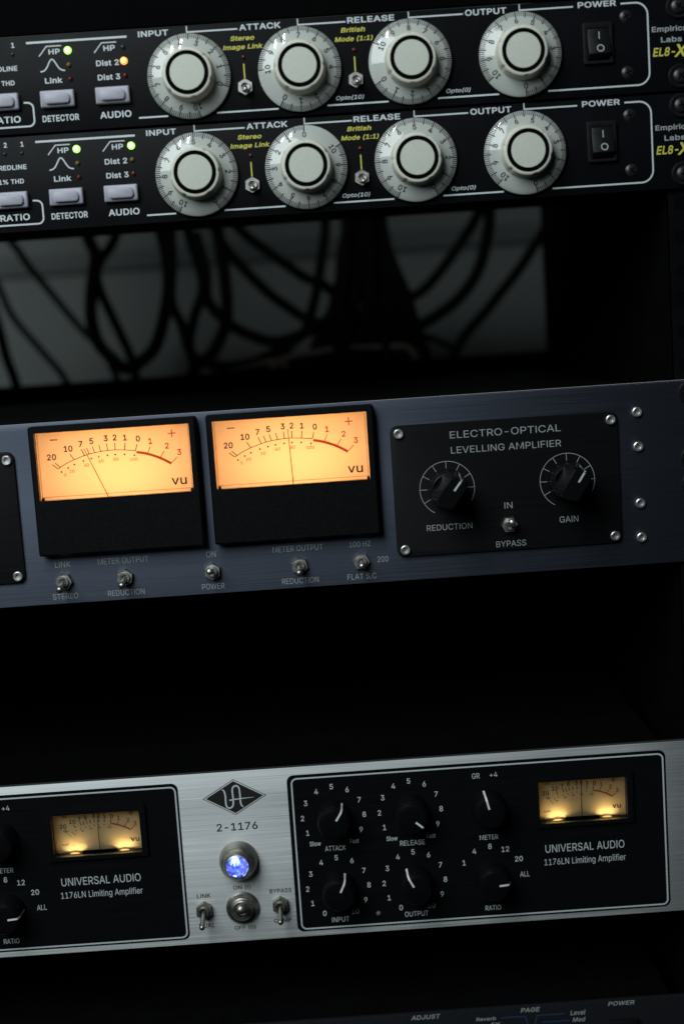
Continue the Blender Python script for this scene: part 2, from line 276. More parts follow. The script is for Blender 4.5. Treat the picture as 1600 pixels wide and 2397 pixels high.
d 424 68 60,92 32,114 14,138 2,162 -6,202 -8,226 -5,250 3,286 30,304 56,310 59,313 56,314 1,370 0,372 4,372 504,370 509,312 508,310 320,306 320,284 348,254 372,230 381,202 384,162 382,134 373,102 353,70 320,56 296,45 268,36 228,34 184,36 148,49 100|109 116,101 144,97 172,97 208,101 236,109 264,128 296,142 309,162 322,190 329,226 328,246 322,266 310,283 292,300 264,307 236,311 204,311 172,306 140,291 96,280 80,258 62,234 51,206 47,178 50,162 55,143 68,121 92
e 404 61 76,73 56,88 40,118 15,146 2,178 -5,210 -8,238 -7,282 4,310 19,322 27,343 48,358 72,364 88,362 92,306 104,283 72,254 54,214 46,178 50,154 59,138 70,121 88,104 120,97 164,98 168,102 169,370 170,370 228,363 264,348 304,331 328,306 353,286 366,266 374,206 384,170 382,142 373,118 361,94 342,73 320,56 292,44 260,36 224,34 184,37 148,45 112|97 224,101 248,108 268,130 299,146 313,162 322,190 329,202 330,238 325,250 321,265 312,287 288,298 268,308 224,306 221,102 221
f 254 86 0,138 0,142 4,142 324,146 327,226 327,228 332,228 376,226 379,143 380,142 424,145 444,154 459,166 469,194 474,226 469,242 520,230 525,202 529,182 529,139 520,118 509,97 488,85 464,81 440,80 380,10 379,6 376,7 328,78 327,81 324,81 4
g 425 82 -109,134 -140,170 -148,202 -151,238 -149,266 -144,290 -137,314 -124,330 -112,350 -90,363 -67,370 -39,372 -15,372 377,370 379,314 378,313 321,310 319,286 347,250 375,218 383,190 384,166 382,138 374,114 362,85 337,69 317,57 297,44 265,36 229,34 197,36 153,41 129,54 93,68 69,94 40,126 20,162 7,190 5,226 8,250 15,286 40,304 65,310 67,311 -7,308 -35,297 -59,274 -80,258 -88,238 -94,206 -97,154 -88,124 -67,102 -42,54 -67,52 -71|108 125,101 149,97 173,97 209,101 237,108 261,117 281,129 297,142 310,162 322,178 327,202 330,230 327,246 323,266 311,280 297,292 281,306 245,311 221,311 165,307 141,296 113,280 89,266 76,238 64,218 60,190 60,162 67,144 77,117 105
h 410 57 0,109 0,114 4,114 236,119 268,132 292,149 310,177 324,209 329,237 326,257 318,282 292,291 272,296 236,296 4,301 0,353 0,357 4,357 244,351 296,342 320,325 343,301 365,273 378,237 384,197 382,165 369,150 360,132 344,117 320,114 328,114 504,113 508,109 509,57 509,53 504,53 4
i 167 57 0,109 0,114 4,114 376,109 379,57 379,53 376,53 4|49 461,65 447,85 443,105 448,119 460,125 472,126 484,121 504,113 513,97 522,85 524,61 517,47 504,43 496,41 484,45 468
k 381 57 0,113 1,115 140,153 177,163 168,293 2,365 0,369 4,202 216,358 376,353 379,285 378,124 216,117 212,114 216,114 504,113 508,109 509,57 509,53 504,53 4
l 189 64 34,77 18,89 9,109 1,145 -2,173 1,180 6,169 53,141 52,125 58,119 66,116 86,114 506,109 509,57 509,53 506,53 82,55 58,60 42
m 610 57 0,109 0,114 4,114 244,120 276,136 304,153 317,201 330,229 325,245 317,266 296,271 284,274 260,274 4,277 0,333 0,335 4,335 248,344 288,377 322,401 329,425 330,449 326,473 313,486 296,494 272,496 4,501 0,553 0,557 4,557 260,550 308,541 328,531 344,513 362,485 377,457 385,433 386,389 377,373 370,335 340,317 312,302 344,281 366,265 376,249 382,217 386,169 374,133 346,113 314,112 376,109 379,57 379,53 376,53 4
n 410 57 0,109 0,114 4,114 236,119 268,132 292,149 310,177 324,209 329,237 326,257 318,282 292,291 272,296 236,296 4,301 0,353 0,357 4,357 244,355 272,349 300,342 320,325 343,301 365,277 376,257 382,225 384,197 382,173 373,150 360,132 344,113 315,112 376,109 379,57 379,53 376,53 4
o 415 56 84,73 56,98 31,118 15,146 2,174 -5,210 -8,242 -5,270 2,298 15,328 40,347 64,359 84,367 104,379 148,380 212,375 244,359 292,342 319,322 342,298 361,274 373,242 382,202 384,170 381,142 373,118 361,98 345,73 320,56 292,45 264,37 228,34 184,37 148,45 112|108 116,101 144,97 172,97 204,101 232,109 260,130 295,143 308,162 320,194 329,230 328,250 322,270 310,288 292,303 268,315 232,319 196,315 144,300 100,288 84,270 66,250 54,218 47,190 48,162 56,143 68,121 92
p 424 57 -143,109 -143,114 -139,114 53,117 59,137 32,173 4,193 -4,209 -7,249 -7,265 -5,289 3,313 16,342 41,355 57,371 85,382 121,390 181,389 213,382 257,370 293,353 321,317 358,289 373,261 382,249 383,205 383,185 378,173 374,141 349,117 319,112 321,112 377,109 379,57 379,53 377,53 -139|124 117,116 149,113 201,120 249,136 285,165 315,177 322,205 329,221 330,249 327,261 323,281 311,295 297,307 281,323 241,327 217,327 161,323 137,306 97,295 81,281 67,261 55,233 48,205 48,177 56,153 72,136 93
r 259 57 0,109 0,114 4,114 244,116 260,124 280,145 306,173 321,205 326,241 322,243 324,243 380,241 384,209 385,185 382,169 376,141 358,125 340,117 325,113 322,112 376,109 379,57 379,53 376,53 4
s 365 51 52,63 36,88 15,112 3,156 -7,192 -8,240 -1,276 15,296 30,310 44,326 72,329 84,331 108,328 128,321 152,308 168,288 186,260 200,172 223,124 243,116 252,110 264,109 272,111 292,118 304,130 316,156 329,184 333,216 329,240 318,254 304,268 278,320 289,323 292,321 296,301 336,284 354,252 373,224 381,176 384,132 376,96 361,68 335,54 312,47 276,50 248,58 228,72 209,92 192,144 171,232 149,252 138,261 128,268 104,265 88,256 73,244 62,232 55,208 47,160 47,144 51,120 63,103 84,95 104,92 106,40 95,37 92,42 72
t 227 78 40,90 24,114 6,138 -1,166 -4,198 -2,212 4,202 53,174 50,154 51,138 59,128 76,126 92,126 324,130 327,202 327,204 332,204 376,202 379,127 380,126 468,122 471,66 470,64 380,10 379,6 376,7 328,62 327,65 324,65 92,69 60
u 410 69 59,85 36,105 17,137 1,185 -5,209 -3,237 6,257 17,269 28,283 43,297 65,298 3,301 0,353 0,357 3,357 375,353 379,301 379,296 375,296 147,295 131,291 115,274 83,261 69,233 55,201 50,173 53,153 61,137 76,123 95,116 119,114 139,114 375,109 379,57 379,53 375,53 127,59 83
v 389 161 5,165 0,225 0,370 376,365 379,309 379,303 376,224 156,197 66,192 68,162 164,85 376,81 379,21 379,19 376,19 372
w 567 143 0,195 0,201 4,264 228,283 305,288 292,318 176,367 4,371 0,427 0,432 8,448 60,545 376,543 378,483 379,479 375,414 140,399 76,395 75,368 192,317 376,311 379,255 379,251 376,206 216,171 68,166 80,148 160,88 376,83 379,27 379,24 376,137 4
"""), (10, """
% 686 411 24,426 8,437 -1,461 -13,501 -20,521 -18,549 -10,569 2,587 20,594 32,605 56,610 76,610 140,602 168,590 192,575 208,557 221,521 233,481 233,457 226,429 210,412 192,405 180,392 140,390 92,392 76,399 48|133 -10,189 -10,201 -3,546 500,549 508,545 517,485 519,477 517,472 512,128 12,123 4,123 -4|468 68,463 88,463 124,464 136,472 156,481 165,493 169,513 169,521 165,530 156,539 120,538 80,531 60,521 50,513 46,489 46,475 56|88 312,113 290,137 278,153 274,201 275,233 287,249 299,262 312,274 332,282 360,286 388,286 416,278 456,266 480,254 496,237 510,217 520,177 527,137 521,113 510,102 500,80 472,68 440,65 420,65 380,68 360,76 332|140 364,137 384,137 416,139 432,146 448,157 458,169 462,185 461,197 456,204 448,213 412,213 384,211 368,206 356,197 343,189 339,165 338,152 344
( 283 143 -54,171 -104,179 -106,231 -106,243 -102,245 -98,244 -90,197 18,173 102,169 122,161 206,171 314,198 418,245 534,245 542,239 548,179 549,171 546,167 541,122 442,93 334,79 210,82 154,90 102,102 50,118 2
) 283 39 -106,95 -106,105 -102,133 -50,156 6,184 102,192 154,194 210,184 314,181 334,152 442,109 538,103 546,95 549,39 549,31 546,28 538,73 426,96 338,103 306,112 210,104 122,101 106,77 22,30 -86,28 -94,29 -102
+ 463 63 162,187 161,188 36,191 28,203 24,251 24,262 28,265 36,265 160,267 162,395 163,401 172,400 228,395 234,387 236,267 236,265 240,264 368,255 374,199 374,189 368,188 360,187 237,63 236,55 234,51 224,53 168
- 463 116 178,336 178,344 182,347 190,346 246,344 250,332 254,116 254,106 250,104 242,104 190,106 182
. 198 48 11,68 -8,92 -14,116 -10,130 -2,144 14,150 30,149 58,137 78,120 91,96 97,72 92,60 84,47 70,40 42,43 22
0 463 77 71,96 43,122 17,154 -2,198 -14,226 -17,254 -14,298 -3,330 17,362 51,376 71,391 103,407 159,415 243,414 291,407 347,392 403,375 439,359 463,330 491,298 511,266 521,226 526,186 521,156 511,123 491,98 466,81 443,62 403,56 387,48 359,40 307,38 243,41 195,49 147,61 107|132 147,125 175,121 211,120 283,125 331,132 363,140 383,156 411,170 428,186 440,206 447,226 450,246 448,266 441,287 423,307 395,319 367,328 335,334 259,332 211,327 171,310 119,296 95,282 81,266 69,242 61,206 62,186 69,170 81,157 95,142 123
1 463 78 -10,386 -10,398 -6,401 2,401 50,397 62,386 65,290 65,286 70,286 506,284 514,278 518,195 518,86 440,77 430,76 358,81 350,86 348,102 357,198 428,202 426,202 70,198 65,78 65,70 62,66 50,66 2,68 -6
2 463 66 -10,386 -10,396 -6,399 2,399 54,397 62,390 66,182 67,176 70,272 170,335 242,347 258,380 314,391 374,388 402,383 422,367 454,355 470,338 487,310 506,274 519,226 526,174 518,142 507,115 490,94 469,77 446,65 418,57 382,56 362,62 353,130 353,136 358,141 394,158 424,178 439,186 443,222 450,270 440,282 432,300 414,304 406,307 398,310 374,303 334,274 288,56 54,54 46,54 2,56 -6
3 463 48 75,62 51,102 14,138 -3,186 -15,222 -17,254 -15,310 1,338 18,372 51,391 83,400 115,403 143,402 163,400 179,392 203,380 227,371 239,342 268,306 287,278 296,254 299,247 303,380 455,382 463,382 507,378 517,370 519,74 519,63 515,60 507,60 455,62 447,70 442,266 440,264 435,150 306,147 295,148 247,150 242,158 238,230 236,250 232,278 220,296 207,308 191,318 163,319 139,315 115,307 99,286 77,270 70,230 62,218 60,182 66,166 69,150 78,132 95,121 119,118 134,114 140,110 141,46 142,38 139,34 131,40 95
4 463 34 98,42 95,270 95,272 90,272 2,275 -6,286 -10,338 -10,350 -6,353 2,354 94,410 95,419 98,423 106,423 158,418 171,354 174,353 314,350 324,342 328,286 328,278 327,273 322,272 178,270 173,127 174,319 502,320 510,318 515,306 519,250 519,242 517,236 510,33 166,30 154,32 102
5 463 77 51,88 39,110 18,130 5,166 -9,190 -15,218 -17,254 -14,270 -10,286 -6,314 6,336 23,360 47,375 67,390 99,395 119,399 139,400 187,395 215,386 239,379 255,356 287,338 305,318 320,294 332,266 340,226 344,182 336,170 332,150 321,147 323,157 419,160 439,162 442,366 442,374 447,376 455,376 507,370 517,362 519,98 519,88 515,85 503,57 255,60 247,74 242,126 236,134 238,166 256,178 260,218 267,254 261,282 245,304 219,315 187,318 159,312 123,299 99,278 78,266 70,246 62,222 60,178 69,146 96,137 111,130 135,118 140,62 140,52 135,52 111,61 79
6 463 76 67,93 43,114 22,138 6,154 -2,202 -15,226 -17,258 -14,290 -5,314 5,338 21,356 39,376 67,387 91,395 119,399 159,397 187,391 211,375 251,364 267,342 289,322 303,310 308,274 320,254 323,234 324,206 319,208 327,330 503,331 511,326 517,254 519,246 517,130 347,73 247,60 211,55 187,54 159,56 127,64 95|141 119,136 135,135 151,136 179,140 195,156 223,182 245,202 253,218 255,254 252,270 245,286 233,306 207,316 179,315 131,306 107,296 91,286 81,270 69,254 62,230 58,198 63,182 70,166 81,156 91
7 463 92 -8,100 -10,160 -10,173 -6,397 438,401 450,401 506,396 517,388 519,64 519,54 514,52 506,52 454,56 444,64 442,304 442,307 438,91 10,88 -2
8 463 66 56,77 43,110 14,134 1,166 -10,190 -15,222 -17,266 -14,298 -7,322 2,354 22,372 39,388 59,400 79,408 107,411 135,403 183,392 207,376 231,358 249,329 267,355 287,380 323,390 359,391 391,383 431,379 439,358 470,334 493,310 507,274 520,246 525,198 524,162 516,130 500,107 483,81 455,69 431,61 391,61 371,64 347,72 323,84 303,102 282,124 267,94 249,78 233,65 215,53 191,44 163,42 131,44 107,53 79|130 111,125 143,129 163,138 183,158 204,178 216,190 221,206 224,234 225,246 224,274 216,306 193,314 183,324 159,327 139,324 119,314 96,306 86,290 75,258 62,218 59,194 62,178 66,162 74,146 86|148 347,144 359,143 379,144 395,149 407,163 427,182 440,226 450,270 440,282 434,294 422,300 415,308 395,308 359,303 343,290 325,270 309,226 300,182 309,160 327
9 463 126 -8,134 -10,198 -10,208 -6,323 162,380 262,390 290,398 330,399 354,391 406,379 434,359 466,338 487,314 503,290 515,258 523,226 526,194 523,162 514,126 495,97 470,77 442,64 414,57 386,54 358,56 318,64 286,73 266,89 242,110 221,126 209,158 194,214 185,246 190,244 182,124 10,121 -2|141 314,137 330,135 354,141 390,156 418,182 439,202 448,218 450,254 447,282 431,296 418,308 398,316 370,314 322,307 302,297 286,285 274,266 261,254 257,226 253,190 260,179 266,158 284,146 302
: 198 48 11,68 -8,92 -14,116 -10,130 -2,144 14,150 30,149 58,137 78,120 91,96 97,72 92,60 84,47 70,40 42,43 22|55 278,76 264,92 261,112 264,124 269,142 286,150 302,150 330,137 354,124 364,96 372,76 368,60 359,48 346,42 334,40 318,42 298
A 490 18 -10,82 -10,92 -6,142 131,334 132,338 130,388 -6,398 -10,458 -10,470 -6,472 6,286 510,282 516,274 519,206 519,192 514,9 10,8 -6|170 210,238 419,308 210
B 466 62 -10,254 -10,286 -8,314 -3,346 8,374 23,394 43,411 66,420 86,427 118,427 154,419 190,399 226,382 244,366 255,343 266,346 271,362 279,395 314,407 354,406 398,399 426,388 450,358 484,334 500,302 512,246 519,62 519,52 514,50 506,50 2,52 -6|135 70,135 218,138 221,250 221,286 216,298 211,317 198,332 182,338 170,344 154,343 118,336 102,326 91,306 77,274 69,246 67,138 67|135 298,135 438,138 442,242 442,270 439,294 430,306 421,315 410,324 390,326 370,324 354,316 334,298 313,282 304,238 295,138 295
C 520 61 111,85 71,114 41,142 18,182 -2,234 -14,278 -17,306 -14,362 2,402 25,432 51,455 83,468 107,475 127,483 159,479 167,470 170,410 170,402 167,380 119,350 89,314 70,266 63,238 66,210 74,190 84,166 104,149 123,133 151,121 187,116 211,113 251,116 295,121 323,133 359,157 395,170 409,190 424,214 437,246 444,266 446,310 440,350 421,380 391,398 347,406 339,470 338,478 340,482 351,476 379,467 403,444 443,406 481,390 493,366 505,330 516,274 525,242 524,218 521,178 508,138 487,114 468,84 435,62 399,45 359,33 299,30 255,33 211,44 151
D 512 62 -10,222 -10,270 -7,302 1,354 21,382 40,418 76,427 90,444 118,455 146,467 198,472 254,467 310,456 362,443 394,419 434,390 464,358 487,310 506,274 515,230 519,62 519,52 514,50 506,50 2,52 -6|135 70,135 438,138 442,222 442,258 439,290 431,314 420,337 402,356 382,372 354,383 314,388 282,387 218,380 182,371 154,354 127,334 104,310 88,282 76,254 70,218 67,138 67
E 429 62 -10,370 -10,382 -6,385 2,385 54,383 62,374 67,138 67,135 70,136 218,358 220,362 223,364 230,365 282,364 290,354 296,138 296,135 298,135 438,138 442,370 442,378 444,382 454,382 506,378 516,370 519,62 519,52 514,50 506,50 2,52 -6
F 420 62 -10,122 -10,130 -8,134 -2,136 210,342 211,350 212,356 222,356 278,350 287,138 288,135 290,135 438,138 442,366 442,374 444,379 454,379 506,374 517,366 519,62 519,52 514,50 506,50 2,52 -6
G 530 60 111,84 71,114 40,142 17,182 -3,234 -14,270 -17,306 -14,354 -2,382 10,406 26,447 67,460 87,475 119,483 151,487 183,488 255,484 263,474 266,286 266,277 263,273 255,273 203,278 191,286 189,402 189,404 183,399 155,387 127,376 111,358 93,338 78,318 70,274 63,238 66,210 74,182 90,149 123,133 151,121 187,116 211,113 259,121 323,133 359,156 395,190 425,214 437,242 444,266 446,310 439,346 421,354 414,379 387,402 341,410 339,470 339,478 341,483 347,479 371,467 403,444 443,410 477,374 500,346 512,294 524,262 526,218 521,178 509,142 491,114 469,82 433,61 399,45 359,33 307,30 259,33 203,44 151
H 527 62 -10,122 -10,130 -8,134 -2,135 218,138 222,378 222,382 218,382 2,384 -6,394 -10,454 -10,464 -6,467 2,467 506,462 517,454 519,394 519,384 514,382 506,382 302,378 299,138 299,135 302,134 510,130 517,122 519,62 519,52 514,50 506,50 2,52 -6
I 310 33 -10,265 -10,273 -8,278 -2,279 54,277 62,265 67,197 67,193 70,193 438,197 442,265 442,276 446,279 454,279 506,277 514,273 517,265 519,33 519,23 514,21 506,21 454,25 444,33 442,105 442,108 438,108 70,105 67,33 67,25 64,21 54,21 2,23 -6
J 406 43 59,57 39,72 23,95 6,103 1,139 -11,183 -17,231 -11,267 2,299 25,325 55,341 95,346 143,346 507,343 515,331 519,275 519,267 517,262 507,262 143,260 123,253 99,248 91,231 74,203 62,167 62,143 70,127 84,115 103,110 119,108 171,105 179,95 183,35 183,27 181,23 171,26 115,33 83
K 477 62 -10,122 -10,132 -6,135 2,135 162,148 178,198 228,366 -8,374 -10,446 -10,456 -6,458 2,452 14,256 286,257 290,456 502,457 510,454 516,446 519,366 519,358 516,181 326,138 276,134 274,134 510,130 517,122 519,62 519,52 514,50 506,50 2,52 -6
L 403 62 -10,358 -10,366 -8,371 2,371 54,369 62,362 66,138 67,135 70,135 506,133 514,122 519,62 519,52 514,50 506,50 2,52 -6
M 638 62 -10,118 -10,126 -8,131 -2,131 354,133 362,164 278,276 -2,282 -8,290 -10,338 -10,349 -6,355 6,494 364,494 2,496 -6,506 -10,566 -10,576 -6,578 2,578 506,574 516,566 519,478 519,468 514,348 206,319 118,314 109,287 190,160 514,150 519,62 519,54 516,50 506,50 2,52 -6
N 533 62 -10,122 -10,130 -8,135 2,135 306,132 374,134 386,192 286,378 -4,382 -8,390 -10,458 -10,470 -6,473 2,473 506,470 515,458 519,402 519,391 514,389 506,390 130,386 130,363 170,144 514,134 519,62 519,52 514,50 506,50 2,52 -6
O 543 61 111,85 71,114 41,142 18,182 -2,234 -14,270 -17,302 -14,350 -3,390 17,431 51,452 75,471 107,491 159,500 203,503 259,500 307,495 331,490 351,476 391,450 435,418 469,390 492,346 512,314 521,266 526,218 521,178 508,143 491,114 468,84 435,62 399,45 359,33 299,30 255,33 211,44 151|132 151,122 183,116 211,113 251,116 295,122 327,134 359,160 399,190 425,214 436,254 445,290 444,322 436,342 425,361 411,384 387,400 359,411 327,419 283,419 227,411 179,398 147,387 127,371 107,346 86,314 70,298 65,270 63,238 65,210 74,182 90,156 115
P 455 62 -10,122 -10,130 -8,134 -2,135 174,138 176,262 177,306 185,334 197,358 212,384 238,400 262,411 294,417 318,419 350,415 386,399 434,392 446,362 479,338 495,298 511,238 519,62 519,52 514,50 506,50 2,52 -6|135 254,135 438,138 442,242 442,266 439,290 432,302 423,319 406,331 378,334 342,327 306,319 290,305 274,290 264,274 257,250 253,138 252
R 459 62 -10,122 -10,130 -8,134 -2,135 186,138 188,238 188,242 186,346 -7,358 -10,426 -10,436 -6,437 2,434 10,329 202,358 221,374 235,386 247,399 266,411 294,419 350,416 386,411 410,399 438,383 462,342 495,302 511,238 519,62 519,52 514,50 506,50 2,52 -6|136 266,135 438,138 442,242 442,266 439,294 431,306 423,319 410,331 386,335 346,328 310,324 302,309 286,286 272,258 266
S 457 54 57,63 45,96 15,124 0,144 -7,188 -17,228 -19,260 -17,300 -9,332 4,355 17,378 37,394 57,409 85,417 121,417 161,402 205,364 247,320 271,176 315,136 343,131 349,126 365,126 385,130 401,149 425,168 438,180 443,224 449,268 443,296 429,314 413,321 401,327 377,336 369,396 368,408 372,410 381,409 397,398 433,384 456,364 478,348 491,312 510,288 518,264 523,224 526,164 518,132 506,112 495,79 469,66 453,55 433,46 409,43 389,42 369,46 341,54 317,67 297,92 271,108 260,140 244,184 229,236 215,288 197,324 172,333 157,336 137,334 121,320 97,308 85,288 72,268 64,248 60,224 59,172 68,152 77,128 99,118 117,113 141,108 146,40 147,32 144,29 137,31 113,40 85
T 459 186 -6,194 -10,254 -10,262 -8,267 2,267 438,270 442,414 442,422 444,427 454,427 506,422 517,414 519,34 519,24 514,22 506,22 454,26 444,34 442,178 442,183 438,184 -2
U 527 77 74,94 51,119 26,146 8,162 1,182 -7,218 -16,254 -18,298 -16,338 -6,366 5,398 26,423 50,443 78,456 106,464 138,467 170,467 506,462 517,454 519,398 519,385 514,383 174,379 146,368 118,358 104,340 86,326 76,306 68,270 62,226 64,194 76,172 90,160 102,150 118,140 138,134 174,134 506,132 514,122 519,62 519,54 516,50 506,50 170,53 138,61 106
V 490 192 2,198 -8,206 -10,274 -10,286 -5,471 502,472 510,470 515,458 519,398 519,390 517,384 510,276 198,242 89,94 510,90 516,82 519,18 519,8 514,9 498,152 110
W 696 150 -8,158 -10,226 -10,234 -8,240 -2,327 318,342 380,348 366,445 -2,450 -8,458 -10,526 -10,537 -6,546 22,680 506,678 514,666 519,606 519,598 517,593 510,494 118,489 122,471 202,388 514,378 519,310 519,298 514,217 210,194 114,189 126,171 206,92 510,86 517,78 519,18 519,10 516,7 510,9 498,145 -2
X 484 20 -10,88 -10,98 -6,190 122,236 195,242 190,279 130,376 -8,384 -10,452 -10,463 -6,466 2,462 10,289 262,295 274,454 502,455 510,452 516,444 519,376 519,368 516,287 402,240 328,236 326,205 378,112 515,100 519,32 519,21 514,20 506,27 494,187 262,186 258,173 238,10 6,10 -6
Y 482 198 -8,206 -10,266 -10,276 -6,278 2,279 206,462 502,463 514,458 518,386 519,372 514,265 338,238 288,233 290,207 338,98 516,86 519,18 519,8 514,8 502,192 206,194 -2
Z 448 38 -8,46 -10,394 -10,406 -6,409 2,409 54,407 62,398 67,138 66,141 74,179 126,404 454,407 462,407 506,402 517,394 519,42 519,32 514,30 506,30 454,34 444,42 442,298 442,299 438,253 374,33 50,33 -2
a 399 39 41,60 15,84 -1,112 -12,160 -19,220 -8,256 15,264 24,267 21,267 1,272 -8,332 -10,344 -6,347 5,345 277,341 297,332 321,321 341,306 357,288 370,248 386,232 390,192 394,136 386,112 378,88 365,59 341,47 325,34 301,32 293,36 283,100 264,109 269,125 293,148 309,156 313,196 321,232 314,252 298,258 289,266 253,260 244,244 239,176 230,116 219,76 203,56 191,34 165,26 149,23 133,20 105,22 81,27 65|110 81,102 105,103 117,112 133,132 146,156 154,220 164,265 173,266 137,262 113,254 97,245 85,224 68,204 59,168 55,136 61,112 77
b 434 55 -10,115 -8,121 -2,123 33,135 20,167 -4,195 -14,223 -18,259 -16,291 -6,319 8,335 20,363 51,380 82,391 118,397 146,400 182,398 226,392 258,381 294,355 334,319 369,291 383,263 391,231 394,207 393,167 382,127 349,125 350,124 506,122 514,111 519,55 519,45 514,43 506,43 2,45 -6|134 118,126 150,123 198,126 230,129 246,146 282,167 304,187 315,203 319,223 320,243 318,259 312,275 302,289 290,300 274,312 242,317 218,317 162,313 138,304 114,292 94,275 76,259 65,223 57,207 58,183 64,167 74,153 86
c 406 51 74,63 54,76 39,112 8,144 -7,180 -16,208 -18,232 -15,264 -10,312 13,349 50,372 98,372 102,368 110,304 127,296 122,284 96,269 78,240 61,204 56,168 64,152 73,138 86,118 118,108 162,107 202,116 250,127 274,148 300,168 312,192 319,204 320,240 315,264 303,282 282,294 258,304 252,368 270,370 282,349 326,312 364,256 388,208 394,172 392,140 383,104 363,63 322,46 294,34 262,27 226,24 186,27 150,38 102
d 434 47 78,62 50,79 30,104 8,136 -7,164 -16,204 -18,228 -15,260 -3,291 22,300 32,303 26,303 2,308 -8,316 -10,368 -10,379 -6,382 2,382 506,380 514,368 519,316 519,303 514,300 347,256 383,228 391,192 394,164 392,132 383,104 368,76 342,62 326,46 298,34 266,26 230,24 194,26 150,34 110|119 118,111 142,108 162,107 206,115 250,131 282,152 304,172 315,184 318,220 319,236 315,252 307,269 294,290 262,297 238,301 206,301 170,297 142,290 118,277 94,258 74,244 65,208 57,192 58,176 61,152 73,135 90
e 414 51 74,63 54,79 34,112 8,144 -7,184 -16,208 -18,244 -16,268 -12,292 -3,324 16,350 42,366 66,374 90,372 97,368 100,308 115,304 114,296 108,276 79,248 62,212 56,176 61,156 70,128 96,119 110,111 130,108 154,109 158,112 159,376 161,381 174,381 206,377 246,364 290,358 306,345 326,308 364,272 382,248 387,204 394,172 392,140 383,108 366,88 351,62 322,46 294,35 262,26 226,24 186,27 150,38 102|108 234,118 266,140 296,156 308,172 315,204 320,240 315,260 304,273 290,288 266,297 234,292 231,112 231
f 264 76 -8,84 -10,140 -10,150 -6,152 2,152 314,156 317,228 317,236 322,238 330,238 378,234 386,224 389,153 390,152 422,154 438,159 450,172 460,196 464,224 459,234 462,252 518,251 526,244 531,228 536,188 540,128 527,114 518,96 501,87 490,78 474,71 438,70 390,8 389,0 386,-2 382,-4 330,0 320,8 317,68 317,71 314,72 -2
g 435 76 -118,124 -146,148 -154,204 -161,244 -158,292 -146,328 -126,358 -97,373 -69,380 -41,382 -13,382 375,381 383,376 388,316 389,308 387,303 379,303 351,300 347,292 356,260 381,240 389,204 394,164 392,136 384,104 368,64 327,47 299,35 271,26 231,24 199,26 151,34 115,48 83,63 59,85 35,108 18,132 6,164 -3,204 -5,244 2,260 9,300 40,301 -9,298 -33,290 -53,276 -67,264 -74,236 -85,204 -87,156 -77,128 -58,108 -35,100 -31,48 -59,42 -65,42 -73|115 135,107 175,108 219,118 259,126 275,138 291,152 305,164 311,180 317,204 320,232 317,244 313,268 296,282 279,293 255,301 219,302 203,301 167,297 143,286 115,271 95,256 82,228 71,200 69,172 73,156 81,138 95,123 115
h 420 55 -10,111 -10,121 -6,124 2,126 254,135 278,151 299,179 315,203 319,235 316,251 309,265 298,277 282,283 262,286 238,286 2,289 -6,299 -10,355 -10,365 -6,367 2,367 246,360 298,351 322,336 346,315 367,287 383,255 392,223 394,195 391,163 379,147 371,127 352,125 354,124 506,122 514,111 519,55 519,45 514,43 506,43 2,45 -6
i 177 55 -10,111 -10,119 -8,124 2,124 374,120 386,115 388,55 389,47 386,43 378,43 2,45 -6|41 454,55 441,63 437,83 433,103 436,118 446,132 462,136 482,133 502,127 512,107 528,83 534,67 530,51 522,39 510,31 482,33 470
k 391 55 -10,111 -10,121 -6,124 2,124 134,125 138,151 161,155 161,161 154,287 -7,299 -10,367 -10,379 -6,381 -2,380 6,216 214,217 218,367 372,369 382,366 386,359 388,279 387,127 232,124 238,124 506,122 514,111 519,55 519,45 514,43 506,43 2,45 -6
l 199 65 16,75 7,87 -1,111 -10,147 -12,171 -9,187 -4,190 4,180 56,177 60,167 64,151 62,135 64,129 68,126 84,124 100,124 504,120 516,111 519,55 519,47 516,43 508,43 80,45 56,53 32
m 620 55 -10,111 -10,121 -6,124 2,126 262,133 282,151 304,163 311,199 320,215 319,235 312,255 293,263 274,264 262,264 2,267 -6,279 -10,331 -10,342 -6,345 2,345 246,350 270,355 286,379 311,399 319,423 320,439 318,463 308,476 294,484 274,487 -2,491 -8,499 -10,555 -10,563 -8,567 2,567 258,561 306,544 342,511 375,487 387,459 395,431 395,375 383,331 351,319 336,296 366,275 382,239 394,219 396,167 384,123 352,121 382,115 388,55 389,47 386,43 374,43 2,45 -6
n 420 55 -10,111 -10,121 -6,124 2,126 254,135 278,151 299,179 315,211 319,235 316,251 309,263 300,277 282,283 262,286 238,286 2,289 -6,299 -10,355 -10,365 -6,367 2,367 246,365 274,360 298,351 322,336 346,315 367,299 378,259 392,235 394,199 392,171 383,147 371,123 350,121 382,115 388,55 389,47 386,43 374,43 2,45 -6
o 425 51 74,63 54,76 39,112 8,144 -7,172 -15,204 -18,240 -15,272 -7,300 5,312 13,350 50,369 82,381 114,389 150,389 226,381 262,369 294,350 326,327 350,300 371,276 383,244 392,212 394,172 392,140 383,104 363,63 322,46 294,34 262,27 226,24 186,27 150,38 102|115 126,107 170,107 206,116 250,127 274,138 290,152 303,164 310,192 319,224 319,240 315,268 299,289 274,296 258,305 230,309 194,305 142,290 102,277 86,256 69,236 60,208 56,180 60,152 73,138 86,126 102
p 434 55 -153,111 -153,119 -151,123 -145,124 23,127 29,163 -1,191 -14,223 -18,267 -15,291 -7,315 6,338 23,363 51,381 83,396 139,400 183,398 227,392 259,380 295,361 327,339 352,319 369,295 381,259 392,203 392,183 388,163 380,123 346,121 383,115 388,55 389,45 383,43 375,43 -141,45 -149|134 119,125 155,123 179,125 223,134 259,141 275,150 287,167 304,183 313,215 320,247 317,274 303,288 291,299 275,312 243,317 215,317 163,313 139,304 115,293 95,274 75,251 61,223 57,203 58,187 63,167 73,150 91
